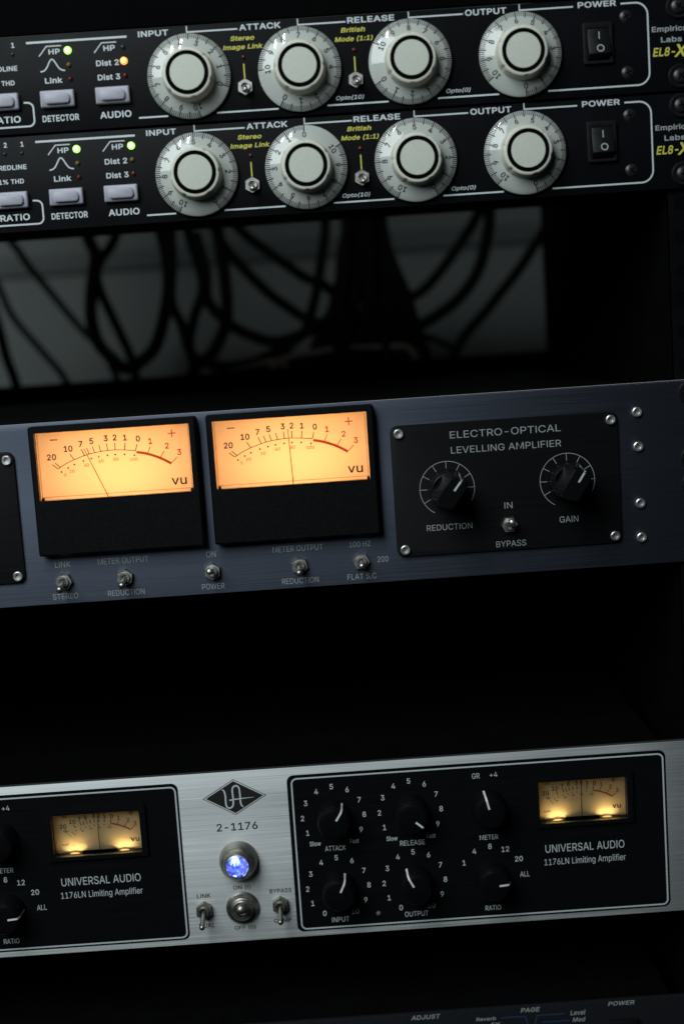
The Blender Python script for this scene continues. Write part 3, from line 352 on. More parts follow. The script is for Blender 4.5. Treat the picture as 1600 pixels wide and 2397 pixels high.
r 269 55 -10,111 -10,121 -6,124 2,126 258,134 278,139 285,152 298,167 308,195 315,211 316,243 312,251 317,253 326,253 382,247 392,211 395,171 388,147 376,123 355,121 382,115 388,55 389,47 386,43 374,43 2,45 -6
s 375 41 50,56 30,86 4,110 -7,150 -16,194 -18,242 -10,266 -2,286 9,311 30,330 58,340 94,339 126,330 154,320 170,294 194,270 207,174 232,134 249,121 262,119 274,121 290,134 307,158 319,186 323,214 320,234 310,246 298,258 275,266 268,326 280,332 286,331 298,308 342,289 362,262 379,226 391,194 394,162 393,134 388,94 371,78 359,57 338,40 302,37 274,45 234,49 222,61 206,86 184,110 173,146 160,218 143,238 136,255 118,258 102,251 82,238 70,222 62,198 56,166 56,146 60,130 68,116 82,108 94,102 112,98 116,86 116,34 104,30 101,27 94,33 66
t 237 67 38,86 14,104 1,124 -7,144 -12,176 -14,216 -7,222 -2,222 10,213 50,208 61,200 64,164 60,148 64,139 74,136 94,136 314,140 317,200 317,212 322,214 330,213 382,208 388,204 388,137 390,136 470,132 478,124 481,60 479,55 470,54 390,4 388,0 386,-4 378,-4 330,-2 322,8 317,52 317,55 314,55 90,58 62,62 50
u 420 61 53,74 33,91 15,107 4,135 -8,179 -15,215 -12,239 -4,263 9,287 30,289 -3,295 -9,355 -10,363 -7,367 5,367 377,363 387,355 389,299 389,289 385,286 377,285 129,276 105,267 91,254 77,231 64,207 60,175 63,159 70,142 85,134 97,126 117,124 141,124 377,121 385,111 389,55 389,45 385,43 377,43 129,45 101,54 69
v 399 153 -2,159 -8,167 -10,223 -10,231 -8,236 -2,368 342,380 374,380 382,375 388,367 389,307 389,299 386,296 382,221 178,195 97,93 382,90 386,83 388,19 389,11 386,9 382,10 370
w 577 133 -8,141 -10,197 -10,207 -6,280 254,285 263,316 146,361 -6,373 -10,425 -10,436 -6,441 6,554 374,554 382,551 386,541 389,485 389,477 388,471 382,397 116,366 238,325 382,321 387,313 389,257 389,246 386,236 358,196 214,174 126,169 114,142 218,98 378,93 386,85 389,25 389,17 386,14 378,15 370,128 -2
"""), (22, """
% 698 400 20,417 -1,433 -13,457 -24,501 -32,521 -30,553 -21,573 -9,589 5,606 28,618 56,622 76,622 140,614 172,599 200,584 216,565 230,541 241,521 245,489 246,465 242,437 230,425 222,401 196,391 180,384 160,379 132,378 92,388 44|121 -18,133 -22,189 -22,197 -21,209 -12,558 496,561 512,559 520,553 526,549 529,537 531,485 531,473 529,463 520,116 16,111 8,112 -8|479 72,475 88,475 124,480 144,485 153,493 157,509 157,517 152,527 120,527 88,523 72,519 64,513 59,501 57,489 59,483 64|77 308,93 291,117 274,149 263,181 261,205 264,225 270,253 287,271 304,283 324,294 356,298 384,298 416,291 456,283 476,270 496,241 522,217 533,197 537,173 539,153 537,133 533,109 522,88 504,75 488,59 456,55 440,53 420,53 380,56 356,63 332|151 368,149 384,149 416,152 432,161 446,169 450,185 449,194 440,201 408,199 368,189 353,177 349,161 353
( 295 129 -54,146 -86,157 -106,167 -115,179 -118,235 -118,247 -114,257 -102,256 -86,209 22,182 118,173 206,182 306,190 338,213 426,257 534,257 546,251 554,243 560,179 561,167 558,158 550,111 446,82 338,78 318,67 210,70 154,78 98,86 66,107 -2
) 295 27 -115,39 -118,95 -118,107 -115,117 -106,144 -54,169 6,192 86,204 154,206 210,196 314,192 338,160 454,116 550,103 560,31 560,22 554,16 542,18 526,61 422,89 318,100 210,92 122,64 22,17 -86,18 -106
+ 475 51 153,63 150,175 149,176 36,179 24,187 16,199 12,259 13,271 20,276 28,277 36,277 148,279 150,387 150,403 154,412 168,412 232,402 244,387 248,279 248,277 252,277 360,273 376,259 385,195 385,184 380,177 368,175 249,63 248,51 245,42 236,39 224,39 176,41 164
- 475 104 169,116 166,332 166,344 168,353 174,358 182,358 250,348 262,332 266,116 266,104 263,95 254,92 242,92 190,95 178
. 210 52 -10,64 -19,76 -24,96 -26,128 -19,154 6,161 22,162 46,161 58,157 70,140 92,124 102,96 109,68 103,56 96,35 74,28 42,30 22,34 10
0 475 65 67,76 51,88 35,114 9,150 -13,198 -26,226 -29,254 -26,302 -14,337 7,371 43,388 67,404 103,419 159,427 243,426 291,419 347,403 407,386 443,370 467,338 500,306 521,270 533,230 537,206 536,182 533,146 520,114 499,89 475,80 463,64 439,48 403,36 359,28 307,26 243,29 195,36 147,49 103|145 147,136 183,131 247,133 299,137 331,144 359,153 383,165 403,190 428,210 436,226 438,246 435,262 429,274 420,291 399,304 375,315 335,319 307,322 247,316 175,307 143,292 111,274 89,258 78,246 74,226 72,206 74,194 79,178 90,161 111
1 475 66 -19,78 -22,386 -22,402 -18,412 -6,412 54,412 62,406 70,398 76,390 76,302 77,298 82,298 506,296 518,286 528,274 531,202 531,186 528,82 451,66 434,65 354,72 342,82 337,98 340,186 404,190 402,190 82,186 77,78 77,70 76,62 71,56 62,54 50,54 2,57 -10
2 475 54 -19,66 -22,386 -22,398 -20,408 -10,411 2,411 54,408 66,398 76,386 79,210 79,204 82,288 170,351 242,392 310,403 374,400 406,391 434,379 458,364 478,342 499,318 516,274 531,226 538,194 535,162 528,134 516,102 495,85 478,65 450,49 406,44 366,48 350,62 341,126 340,138 344,147 354,152 390,166 414,182 428,202 435,222 438,254 431,274 423,287 410,294 398,298 374,291 338,264 294,45 58,42 46,42 2,45 -10
3 475 56 39,78 18,98 2,126 -11,162 -22,214 -29,258 -26,314 -10,346 9,371 31,383 47,404 83,411 111,415 143,412 179,403 207,383 243,365 263,346 280,318 296,269 311,392 451,394 463,394 507,391 519,382 528,370 531,74 531,62 529,54 523,49 515,48 507,48 455,50 445,58 434,74 430,234 430,240 427,136 307,136 243,146 229,158 226,230 224,262 215,274 209,290 195,300 179,306 159,307 139,302 115,292 99,282 90,266 81,218 72,166 82,150 93,137 111,128 143,118 152,106 154,38 153,26 143,22 131,26 103,36 71
4 475 30 86,42 83,258 83,260 78,260 2,261 -6,266 -14,274 -20,286 -22,338 -22,350 -20,359 -14,364 -6,365 2,366 82,418 84,428 90,432 94,435 106,435 158,432 174,422 183,366 186,365 314,363 326,357 334,350 338,342 340,286 340,275 338,264 330,260 314,260 190,258 185,148 186,153 198,330 498,332 506,331 518,322 528,306 531,250 531,234 526,224 514,21 170,18 154,20 98
5 475 65 47,102 9,134 -11,154 -19,186 -26,218 -29,246 -27,290 -17,318 -5,334 6,376 47,391 71,403 99,411 139,413 171,407 215,400 239,391 259,375 283,349 311,326 329,306 340,282 349,230 356,182 348,162 342,161 347,169 419,170 427,174 430,362 430,378 434,387 447,388 507,385 519,377 527,362 531,98 531,86 528,77 519,73 503,45 255,48 243,58 233,126 224,138 226,178 248,218 255,238 253,254 248,274 236,294 211,304 183,306 159,299 123,284 99,262 81,242 74,226 72,182 81,170 91,152 107,145 123,143 135,134 148,118 152,62 152,50 149,40 139,38 127,41 103,48 79
6 475 65 63,84 35,106 13,122 2,162 -18,194 -26,226 -29,274 -23,318 -7,342 9,362 29,388 63,400 91,408 119,411 155,408 195,391 247,370 277,350 297,330 312,302 325,274 333,234 336,232 339,339 495,343 503,343 515,333 527,318 531,254 531,242 528,221 503,120 355,61 251,49 215,44 195,42 159,45 123,53 91|153 123,147 151,150 183,157 203,165 215,186 233,202 240,218 243,250 240,274 228,294 203,304 179,304 135,294 111,286 99,278 89,266 81,250 74,230 70,202 74,186 81,174 90,166 99
7 475 88 -20,100 -22,160 -22,176 -18,184 -10,410 438,413 450,413 506,410 518,400 528,388 531,64 531,52 528,42 518,40 506,40 454,43 442,52 433,64 430,284 430,287 426,79 14,76 2,78 -10
8 475 58 47,94 10,130 -11,166 -22,190 -27,230 -29,266 -26,322 -11,358 10,378 28,394 47,411 75,419 103,423 135,419 167,414 187,396 223,382 241,352 267,378 297,391 319,400 347,404 379,403 391,395 431,384 455,363 483,338 505,310 520,278 531,246 537,198 536,162 529,126 512,98 492,72 463,61 443,53 415,49 391,49 367,52 347,61 319,76 295,100 267,84 255,65 235,44 203,37 183,32 163,30 131,33 103,40 79|141 115,137 143,142 163,150 179,158 189,174 200,194 209,218 213,246 212,270 205,299 183,312 159,315 139,311 115,307 107,286 86,258 74,218 71,182 77,166 86,155 95|158 355,155 371,157 395,168 415,186 429,226 437,266 429,284 415,295 395,297 371,296 359,291 347,284 335,266 321,226 313,186 321,168 335
9 475 119 -18,134 -22,198 -22,210 -19,216 -14,335 158,395 266,407 310,411 346,408 386,400 418,386 446,370 470,348 494,318 515,290 528,258 535,226 538,194 535,154 524,110 499,88 478,65 446,52 418,44 382,42 346,44 322,53 282,69 250,84 230,98 216,130 193,158 181,218 173,220 170,113 14,109 6,109 -6|152 318,147 354,153 386,166 410,186 428,202 435,218 438,250 435,274 422,286 410,296 394,303 374,304 330,295 306,288 294,270 277,254 269,230 265,202 269,186 276,172 286,157 306
: 210 52 -10,64 -19,76 -24,96 -26,128 -19,154 6,161 22,162 46,161 58,157 70,140 92,124 102,96 109,68 103,56 96,35 74,28 42,30 22,34 10|34 286,46 270,72 253,92 249,116 252,128 257,140 266,154 282,161 298,161 334,146 362,128 376,96 384,72 380,52 368,36 350,30 334,28 318,31 294
A 502 6 -19,18 -22,82 -22,96 -18,106 -6,150 119,326 120,331 114,374 -6,384 -18,398 -22,458 -22,474 -18,482 -10,484 -2,483 10,460 74,304 498,296 518,286 528,274 531,202 531,190 528,181 518,-2 14,-5 2,-3 -10|188 222,188 230,238 377,291 222
B 478 50 -19,62 -22,254 -22,314 -15,350 -4,382 14,403 34,420 58,431 82,439 118,439 154,435 178,431 194,411 230,390 252,370 266,370 270,404 306,412 322,419 354,418 398,412 426,400 454,384 474,368 490,338 511,306 523,246 531,62 531,50 528,40 518,38 506,38 2,41 -10|147 82,147 206,150 209,250 209,282 204,306 192,320 178,327 166,332 150,332 122,327 110,320 102,302 88,274 81,246 79,150 79|147 310,147 426,150 430,242 430,266 428,290 418,306 402,311 390,314 370,312 354,299 330,286 320,278 316,238 308,150 307
C 532 49 107,76 63,106 32,134 9,178 -13,234 -26,278 -29,306 -26,326 -23,374 -6,406 13,430 33,447 51,475 95,488 127,495 159,492 171,488 175,482 180,470 182,402 181,389 171,371 127,342 98,310 82,290 78,266 75,238 78,222 82,198 93,178 109,161 127,144 155,133 187,128 211,125 251,128 295,133 323,145 355,157 375,173 395,194 412,210 421,246 432,266 434,306 429,342 411,370 383,388 339,398 329,410 326,470 326,482 329,490 335,494 343,494 351,491 367,479 407,456 447,430 476,394 504,370 517,350 524,306 532,266 538,218 533,174 520,134 499,106 477,72 439,48 399,32 359,21 295,18 251,21 211,33 147
D 524 50 -19,62 -22,222 -22,274 -18,318 -7,362 12,398 37,432 74,451 106,468 146,479 198,484 258,479 314,471 354,464 374,452 402,430 438,398 472,366 496,322 516,274 527,230 531,62 531,50 528,40 518,38 506,38 2,41 -10|147 82,147 426,150 430,222 430,258 427,286 420,318 402,344 378,360 350,367 330,375 294,376 230,370 194,359 158,347 138,326 114,306 100,282 89,246 81,218 79,150 79
E 441 50 -19,62 -22,370 -22,386 -18,394 -10,397 2,397 54,395 66,386 76,370 79,150 79,147 82,148 206,362 208,370 214,376 222,377 282,375 294,370 301,362 306,354 308,150 308,147 310,147 426,150 430,370 430,382 433,391 442,394 454,394 506,392 518,382 528,370 531,62 531,50 528,40 518,38 506,38 2,41 -10
F 432 50 -19,62 -22,122 -22,134 -20,144 -10,147 2,147 194,150 199,342 199,354 201,364 210,368 222,367 282,362 292,353 298,342 300,150 300,147 302,147 426,150 430,366 430,378 432,388 442,391 454,391 506,388 518,378 528,366 531,62 531,50 528,40 518,38 506,38 2,41 -10
G 542 53 99,72 67,94 43,138 6,178 -14,234 -26,270 -29,306 -26,354 -15,386 -1,410 14,426 26,456 59,472 83,488 119,496 151,500 195,500 255,498 263,493 271,486 276,474 278,286 278,274 276,270 273,264 267,261 255,261 203,265 187,270 182,286 177,386 177,391 175,387 155,375 131,367 119,346 98,334 90,314 81,294 77,266 75,222 82,198 93,178 109,158 132,141 163,129 207,125 251,128 295,133 323,145 355,165 387,178 401,194 413,218 425,242 432,266 434,306 428,338 412,367 383,388 339,398 330,410 327,470 327,482 329,490 335,495 343,495 355,479 407,455 447,429 475,398 500,350 524,318 532,266 538,214 533,174 521,134 500,103 475,74 443,49 403,32 359,21 303,18 247,21 203,33 147
H 539 50 -19,62 -22,122 -22,134 -20,144 -10,147 2,147 206,150 210,366 210,370 206,370 2,373 -10,382 -19,394 -22,454 -22,466 -20,474 -13,479 2,479 506,476 518,470 526,454 531,394 531,382 528,372 518,370 506,370 314,366 311,150 311,147 314,147 506,144 518,134 528,122 531,62 531,50 528,42 520,38 506,38 2,41 -10
I 322 21 -19,33 -22,265 -22,280 -18,290 -6,291 54,290 62,285 71,269 79,209 79,205 82,205 426,209 430,265 430,277 432,285 438,290 446,291 454,291 506,289 516,281 527,265 531,33 531,21 528,11 518,9 506,9 454,12 442,15 438,21 433,33 430,93 430,96 426,96 82,93 79,33 79,21 76,15 70,11 66,9 54,9 2,12 -10
J 418 33 51,58 19,91 -5,135 -23,183 -29,235 -23,271 -10,310 19,337 51,352 91,358 143,358 507,355 519,347 527,331 531,275 531,263 529,253 519,250 507,250 143,248 123,236 95,227 85,203 74,167 74,147 82,131 99,122 119,120 171,114 187,107 193,95 195,35 195,23 192,17 187,14 183,11 171,14 115,22 79
K 489 50 -19,62 -22,122 -22,134 -20,144 -10,147 2,148 158,194 208,199 206,349 -6,362 -19,374 -22,446 -22,458 -20,468 -10,470 2,463 18,272 286,467 498,468 518,458 528,446 531,366 531,354 528,316 490,150 308,147 314,147 506,144 518,134 528,122 531,62 531,50 528,40 518,38 506,38 2,41 -10
L 415 50 -19,62 -22,358 -22,370 -20,377 -14,383 2,383 54,380 66,370 76,358 79,150 79,147 82,147 506,142 522,134 528,122 531,62 531,50 528,40 518,38 506,38 2,41 -10
M 650 50 -19,62 -22,118 -22,133 -18,143 -6,144 286,146 293,264 -6,275 -18,290 -22,338 -22,350 -20,358 -14,364 -6,477 286,482 290,482 2,485 -10,494 -19,506 -22,566 -22,578 -19,582 -16,587 -10,590 2,590 506,588 518,582 525,566 531,478 531,466 528,456 518,314 148,300 190,172 518,162 528,150 531,62 531,46 525,40 518,38 506,38 2,41 -10
N 545 50 -19,62 -22,122 -22,134 -20,144 -10,147 2,146 334,150 334,181 282,371 -14,378 -20,390 -22,458 -22,470 -20,479 -14,484 -6,485 2,485 506,483 518,474 528,458 531,402 531,386 526,378 514,377 506,377 182,374 175,153 522,146 528,134 531,62 531,50 528,42 520,38 506,38 2,41 -10
O 555 49 107,76 63,106 32,134 9,178 -13,234 -26,270 -29,302 -26,354 -14,394 5,438 41,463 71,475 91,484 107,498 143,512 203,515 259,511 311,503 351,484 403,459 443,429 475,394 504,358 521,318 533,270 538,218 533,174 520,134 499,106 477,72 439,48 399,32 359,21 295,18 251,21 211,33 147|136 175,128 211,125 251,129 299,133 323,145 355,157 375,174 397,198 416,218 425,242 432,266 434,290 432,318 425,334 416,354 401,374 379,388 355,400 323,407 283,407 227,400 183,387 151,376 131,362 116,342 98,314 83,294 77,270 75,238 77,222 82,198 93,178 109,149 147
P 467 50 -19,62 -22,122 -22,134 -20,144 -10,147 2,147 162,150 164,258 165,310 174,338 185,369 206,390 227,406 250,419 278,428 310,431 350,428 386,411 438,403 450,392 466,370 488,342 507,314 519,298 523,238 531,62 531,50 528,40 518,38 506,38 2,41 -10|147 266,147 426,150 430,242 430,262 428,286 420,307 402,314 390,318 378,322 342,319 318,314 306,308 294,296 282,274 270,250 265,150 264
R 471 50 -19,62 -22,122 -22,134 -20,141 -14,147 2,147 174,150 176,230 176,235 174,239 166,329 -2,338 -16,346 -20,358 -22,426 -22,438 -19,447 -10,448 10,345 198,386 229,408 258,423 294,431 350,423 410,408 446,395 466,384 478,346 507,302 523,238 531,62 531,50 528,40 518,38 506,38 2,41 -10|148 278,147 426,150 430,242 430,266 427,290 419,310 402,320 382,323 346,319 322,314 310,298 292,274 281,258 278
S 469 48 45,62 29,92 3,112 -8,160 -24,220 -31,268 -28,304 -20,332 -9,356 4,372 15,388 31,405 53,418 77,425 97,429 121,430 145,429 161,421 193,414 209,401 225,368 258,324 283,180 327,144 352,138 365,138 385,142 397,146 405,160 419,172 426,196 434,228 437,252 434,268 430,291 417,301 409,310 397,316 373,320 365,328 359,340 356,396 356,412 359,421 369,422 381,418 413,410 437,392 465,372 487,352 503,324 519,292 530,272 534,232 538,188 535,160 529,140 523,108 507,78 485,55 457,43 437,35 413,31 389,30 369,36 333,46 305,67 277,104 248,140 231,284 186,318 161,321 157,324 137,320 121,314 109,292 88,264 75,224 71,172 80,152 91,136 109,122 149,111 157,100 159,32 158,20 148,17 137,19 113,31 73
T 471 182 -18,198 -22,254 -22,266 -20,276 -10,279 2,279 426,282 430,414 430,426 432,436 442,439 454,439 506,436 518,426 528,414 531,34 531,22 528,12 518,10 506,10 454,13 442,22 433,34 430,166 430,171 426,172 -6
U 539 65 70,85 42,110 18,150 -7,182 -20,214 -27,266 -30,298 -28,322 -23,338 -19,374 -4,410 20,432 42,455 74,467 102,475 134,479 170,479 506,474 522,466 528,454 531,398 531,382 528,373 518,371 506,371 174,367 150,359 126,351 114,334 96,322 88,290 76,250 74,214 80,182 98,161 122,148 154,146 174,146 506,144 518,134 528,122 531,62 531,46 525,40 518,38 506,38 170,41 138,49 106
V 502 184 -10,194 -19,206 -22,274 -22,286 -20,294 -14,300 -6,482 498,483 518,474 528,458 531,398 531,386 528,375 518,242 131,237 138,203 242,104 518,94 528,82 531,18 531,6 528,-4 518,-4 498,148 86
W 708 136 -10,146 -20,158 -22,226 -22,238 -20,249 -10,342 329,347 318,436 -10,446 -20,458 -22,526 -22,538 -20,546 -14,551 -6,559 22,691 502,691 514,686 523,678 528,666 531,606 531,594 528,584 518,494 171,489 174,400 518,390 528,378 531,310 531,294 527,284 514,194 168,188 182,104 514,94 527,78 531,18 531,2 525,-4 514,-3 494,132 -2
X 496 8 -19,20 -22,88 -22,100 -20,114 -6,145 38,201 118,236 172,351 6,372 -19,384 -22,452 -22,464 -20,472 -14,477 -6,478 2,473 14,303 262,465 498,466 518,459 526,444 531,376 531,361 526,350 514,303 446,240 351,236 350,141 494,116 527,100 531,32 531,20 528,12 522,8 510,10 498,173 262,161 242,-2 10,-1 -10
Y 494 194 -20,206 -22,266 -22,278 -19,287 -10,290 2,290 202,474 498,476 506,475 518,466 528,450 531,386 531,370 528,366 524,265 362,238 314,232 318,112 518,102 528,86 531,18 531,6 528,-4 518,-3 498,180 202,181 2,184 -10
Z 460 31 -18,46 -22,394 -22,406 -20,415 -14,420 -6,421 2,421 54,419 66,410 76,394 79,166 79,162 82,416 450,419 462,419 506,416 518,410 526,394 531,42 531,30 528,20 518,18 506,18 454,21 442,30 433,42 430,274 430,276 426,24 58,20 46,21 -6
a 411 38 21,60 -1,88 -17,112 -25,156 -31,180 -28,220 -20,252 -1,256 -3,262 -15,272 -21,336 -21,344 -21,352 -15,358 -7,359 5,357 277,349 313,342 329,330 349,315 365,292 381,252 398,196 406,136 398,108 389,80 374,50 349,30 321,20 297,22 281,32 271,84 255,104 253,116 259,134 285,152 298,160 302,196 309,228 303,232 299,247 285,254 257,228 248,176 242,112 230,72 215,48 199,22 169,15 153,11 133,8 105,11 77,18 53|120 89,114 105,115 117,120 124,144 139,176 146,220 152,252 159,254 157,253 129,245 105,227 85,212 75,184 68,164 68,140 72,124 83
b 446 43 -19,55 -22,111 -22,123 -18,128 -14,135 4,163 -16,199 -28,235 -30,267 -27,299 -16,323 -4,339 8,355 23,371 42,391 78,401 106,409 142,412 194,404 258,388 306,368 338,345 362,323 380,295 394,267 403,231 406,195 403,159 392,139 376,136 382,136 506,133 518,127 526,111 531,55 531,43 528,33 518,31 506,31 2,34 -10|146 122,138 150,135 198,138 230,145 254,155 274,175 295,191 304,203 307,235 307,251 303,263 296,280 282,288 270,301 238,305 218,306 178,303 150,296 126,280 98,267 84,247 73,223 69,207 70,187 76,167 89,154 106
c 418 39 70,51 50,67 30,100 1,140 -19,180 -28,208 -30,232 -27,272 -20,316 2,356 40,365 54,384 98,384 106,377 118,368 124,320 136,300 138,287 130,274 102,252 81,236 73,208 68,180 72,156 85,138 106,130 122,124 142,119 170,119 206,127 246,147 282,168 298,192 307,208 308,236 304,252 296,270 278,282 254,296 242,308 241,372 258,380 266,383 282,361 330,316 375,260 399,208 406,168 403,136 394,100 375,80 359,51 326,35 298,23 266,15 226,12 186,15 150,27 98
d 446 51 46,80 13,100 -3,124 -15,156 -26,192 -30,228 -27,244 -24,264 -14,288 4,297 -14,304 -20,316 -22,368 -22,380 -20,388 -14,393 -6,394 2,394 506,392 516,384 527,368 531,312 531,300 528,291 518,288 375,264 392,232 402,204 406,160 403,132 396,100 380,76 360,56 337,35 302,23 270,14 226,12 182,14 150,22 110,30 86|130 122,124 142,120 162,119 206,127 250,140 274,160 295,176 304,188 307,220 307,236 302,248 296,264 281,278 258,285 234,289 206,289 170,285 142,277 118,268 102,252 84,232 73,208 69,192 70,176 73,156 85,138 106
e 426 39 70,51 50,70 26,108 -4,140 -18,184 -28,208 -30,244 -28,284 -19,316 -3,353 26,373 54,386 86,386 98,380 106,372 112,344 119,308 127,300 125,288 117,268 88,244 73,212 68,196 69,180 72,160 81,140 100,127 122,123 134,122 146,368 147,380 149,390 158,393 170,392 226,385 266,365 318,341 350,328 363,300 383,272 395,204 406,172 404,140 396,104 378,78 358,51 326,34 298,22 262,15 230,12 186,15 150,27 98|123 246,135 270,148 287,172 303,204 308,236 303,252 295,261 286,277 262,282 246,276 243,128 243
f 276 72 -20,84 -22,140 -22,152 -19,161 -10,164 2,164 302,168 305,232 306,245 314,250 330,250 378,248 386,244 393,232 400,165 402,164 422,166 438,172 447,184 451,208 451,228 447,236 448,246 458,264 518,260 534,248 542,228 548,188 552,128 540,112 531,87 510,75 494,66 478,60 450,58 402,0 400,-8 395,-14 386,-16 330,-14 318,-10 314,-4 308,8 305,56 305,59 302,59 2,62 -10
g 447 68 -127,120 -157,148 -167,204 -173,244 -170,268 -166,304 -154,328 -141,348 -126,369 -101,385 -69,392 -41,394 -13,394 375,392 386,384 397,368 401,308 400,295 391,288 373,264 392,240 401,204 406,164 404,136 397,100 379,80 362,55 335,35 303,22 271,15 235,12 199,15 147,23 111,36 79,51 55,71 31,88 17,128 -6,144 -11,160 -14,192 -17,228 -14,264 -3,288 13,289 -9,286 -29,277 -49,268 -58,252 -67,228 -74,200 -74,160 -66,137 -49,115 -25,108 -21,100 -19,88 -23,37 -53,31 -61,30 -77|128 135,119 175,119 211,126 247,143 279,156 293,168 300,192 307,220 307,232 304,248 296,273 271,286 239,289 219,289 163,280 131,269 111,252 93,236 86,208 81,188 82,172 86,152 99,135 119
h 432 43 -19,55 -22,111 -22,123 -20,133 -10,136 2,137 250,146 274,160 290,183 303,203 307,231 304,245 298,256 290,265 278,272 258,274 238,274 2,277 -10,287 -20,299 -22,355 -22,367 -19,373 -14,376 -10,379 2,379 246,372 298,361 330,343 356,319 379,299 391,263 403,235 406,195 403,167 394,139 380,136 386,136 506,133 518,127 526,111 531,55 531,43 528,33 518,31 506,31 2,34 -10
i 189 43 -19,55 -22,111 -22,123 -20,130 -14,136 2,136 374,133 390,119 400,47 400,39 395,33 386,31 374,31 2,34 -10|29 450,51 430,79 421,107 425,127 437,136 446,145 462,148 486,144 506,135 521,111 540,83 546,67 543,43 531,30 518,21 498,19 482,22 466
k 403 43 -19,55 -22,111 -22,123 -20,133 -10,136 2,136 130,151 145,274 -10,283 -18,299 -22,371 -22,383 -18,393 -6,392 10,231 214,375 363,380 370,381 386,375 394,367 400,287 401,275 399,139 261,136 266,136 506,133 518,127 526,111 531,55 531,43 528,33 518,31 506,31 2,34 -10
l 211 59 5,71 -5,83 -13,107 -21,135 -24,171 -22,191 -16,201 -4,200 20,189 64,179 74,167 76,143 74,138 84,136 100,136 504,133 520,119 530,47 530,35 520,31 508,31 80,34 52,42 28
m 632 43 -19,55 -22,111 -22,123 -20,133 -10,136 2,136 246,138 262,145 278,159 295,167 300,203 308,215 307,231 300,245 286,251 274,252 262,252 2,255 -10,263 -18,279 -22,331 -22,346 -18,354 -10,357 2,358 250,365 278,387 301,403 307,423 308,447 303,459 296,472 274,474 254,474 2,477 -10,487 -20,499 -22,555 -22,567 -19,576 -10,579 2,579 258,572 310,561 338,553 350,527 378,507 392,491 399,459 407,431 407,371 395,319 357,299 380,279 394,255 403,231 407,211 407,163 396,135 377,131 388,119 400,55 401,47 400,39 395,33 386,31 374,31 2,34 -10
n 432 43 -19,55 -22,111 -22,123 -20,133 -10,136 2,137 250,146 274,160 290,183 303,211 307,235 303,255 291,265 278,272 258,274 238,274 2,277 -10,287 -20,299 -22,355 -22,367 -19,376 -10,379 2,379 246,376 278,371 302,361 330,343 356,319 379,307 388,279 399,259 404,235 406,191 402,167 394,135 377,131 388,119 400,55 401,43 398,35 390,31 374,31 2,34 -10
o 437 39 70,51 50,67 30,100 1,140 -19,172 -27,204 -30,240 -27,276 -18,316 1,345 26,362 46,374 66,393 114,401 150,401 226,393 262,378 302,362 330,336 359,311 378,276 396,248 403,212 406,168 403,136 394,100 375,80 359,51 326,35 298,23 266,15 226,12 186,15 150,27 98|127 130,119 170,119 206,127 246,147 282,168 298,192 307,224 307,244 300,256 293,272 277,280 265,293 230,296 214,297 194,296 162,292 142,278 106,259 86,244 76,216 69,196 69,176 74,156 85,138 106
p 446 43 -162,55 -165,111 -165,123 -163,133 -153,136 -141,136 -1,139 2,167 -18,191 -26,235 -30,271 -26,311 -10,347 15,372 43,388 71,404 119,411 163,411 215,404 259,391 299,373 331,347 361,323 381,299 393,275 401,259 404,231 406,207 405,183 401,159 391,135 374,132 387,127 394,119 399,111 401,47 400,39 395,33 387,31 375,31 -141,34 -153|145 123,137 155,135 199,138 231,153 271,171 292,195 305,215 308,235 307,247 304,263 296,279 282,287 271,301 239,305 215,304 155,297 127,284 103,267 85,251 74,235 70,203 70,183 78,167 89,153 107
r 281 43 -19,55 -22,111 -22,123 -20,133 -10,136 2,137 254,145 274,159 288,171 296,179 300,207 304,247 301,261 310,265 326,265 382,262 394,251 404,211 407,183 404,159 396,135 381,127 394,119 400,111 400,47 400,35 390,31 374,31 2,34 -10
s 387 29 46,40 30,70 1,82 -7,110 -20,150 -28,194 -30,242 -23,282 -7,310 12,320 22,342 54,351 86,351 126,348 142,335 170,317 190,298 206,262 223,190 241,166 249,138 261,133 266,131 274,133 286,150 303,162 308,190 311,214 307,229 298,240 286,249 266,262 256,278 257,330 269,338 274,344 282,344 298,320 346,302 367,266 391,242 400,214 404,178 406,134 400,106 390,78 375,52 350,45 342,33 318,28 302,25 274,29 242,33 230,38 218,49 202,60 190,82 172,106 161,142 149,218 131,234 124,243 114,245 102,239 86,218 73,198 68,162 69,134 80,125 90,115 114,106 124,98 128,82 127,30 115,22 110,16 102,15 94,20 66
t 249 58 30,81 2,100 -11,132 -22,168 -26,200 -24,220 -19,228 -13,234 -2,233 14,224 54,216 70,208 75,200 76,176 72,156 74,151 78,148 94,148 302,152 305,204 305,220 313,225 322,226 330,225 382,220 393,212 399,149 402,146 478,140 487,132 492,68 493,56 491,46 482,43 470,42 402,0 400,-8 395,-14 386,-16 330,-14 318,-7 310,0 307,8 305,40 305,43 302,43 90,47 58,51 46
u 432 49 49,62 29,83 7,103 -7,131 -20,179 -27,215 -24,247 -13,275 2,279 -10,291 -21,355 -22,363 -21,371 -16,377 -7,379 5,379 377,376 389,373 393,367 398,355 401,299 401,287 399,277 389,274 377,273 133,265 109,247 87,227 76,199 72,175 76,155 88,145 101,138 121,136 377,133 389,123 399,111 401,55 401,43 398,39 395,34 389,31 377,31 129,34 97,41 69
v 411 141 -6,152 -18,167 -22,223 -22,235 -20,247 -6,388 362,393 378,389 390,383 396,375 400,307 401,295 398,286 390,195 138,105 386,99 394,91 400,83 400,11 400,3 395,-3 386,-2 366
w 589 119 -10,129 -20,141 -22,197 -22,209 -19,218 -10,280 206,285 215,343 6,352 -14,361 -20,373 -22,425 -22,437 -20,445 -14,454 6,565 370,566 382,561 393,549 400,485 401,473 400,461 389,397 166,335 390,321 400,245 400,237 394,231 386,173 174,169 165,105 390,97 398,85 401,25 401,17 400,9 395,3 386,4 366,115 -2
"""), ):
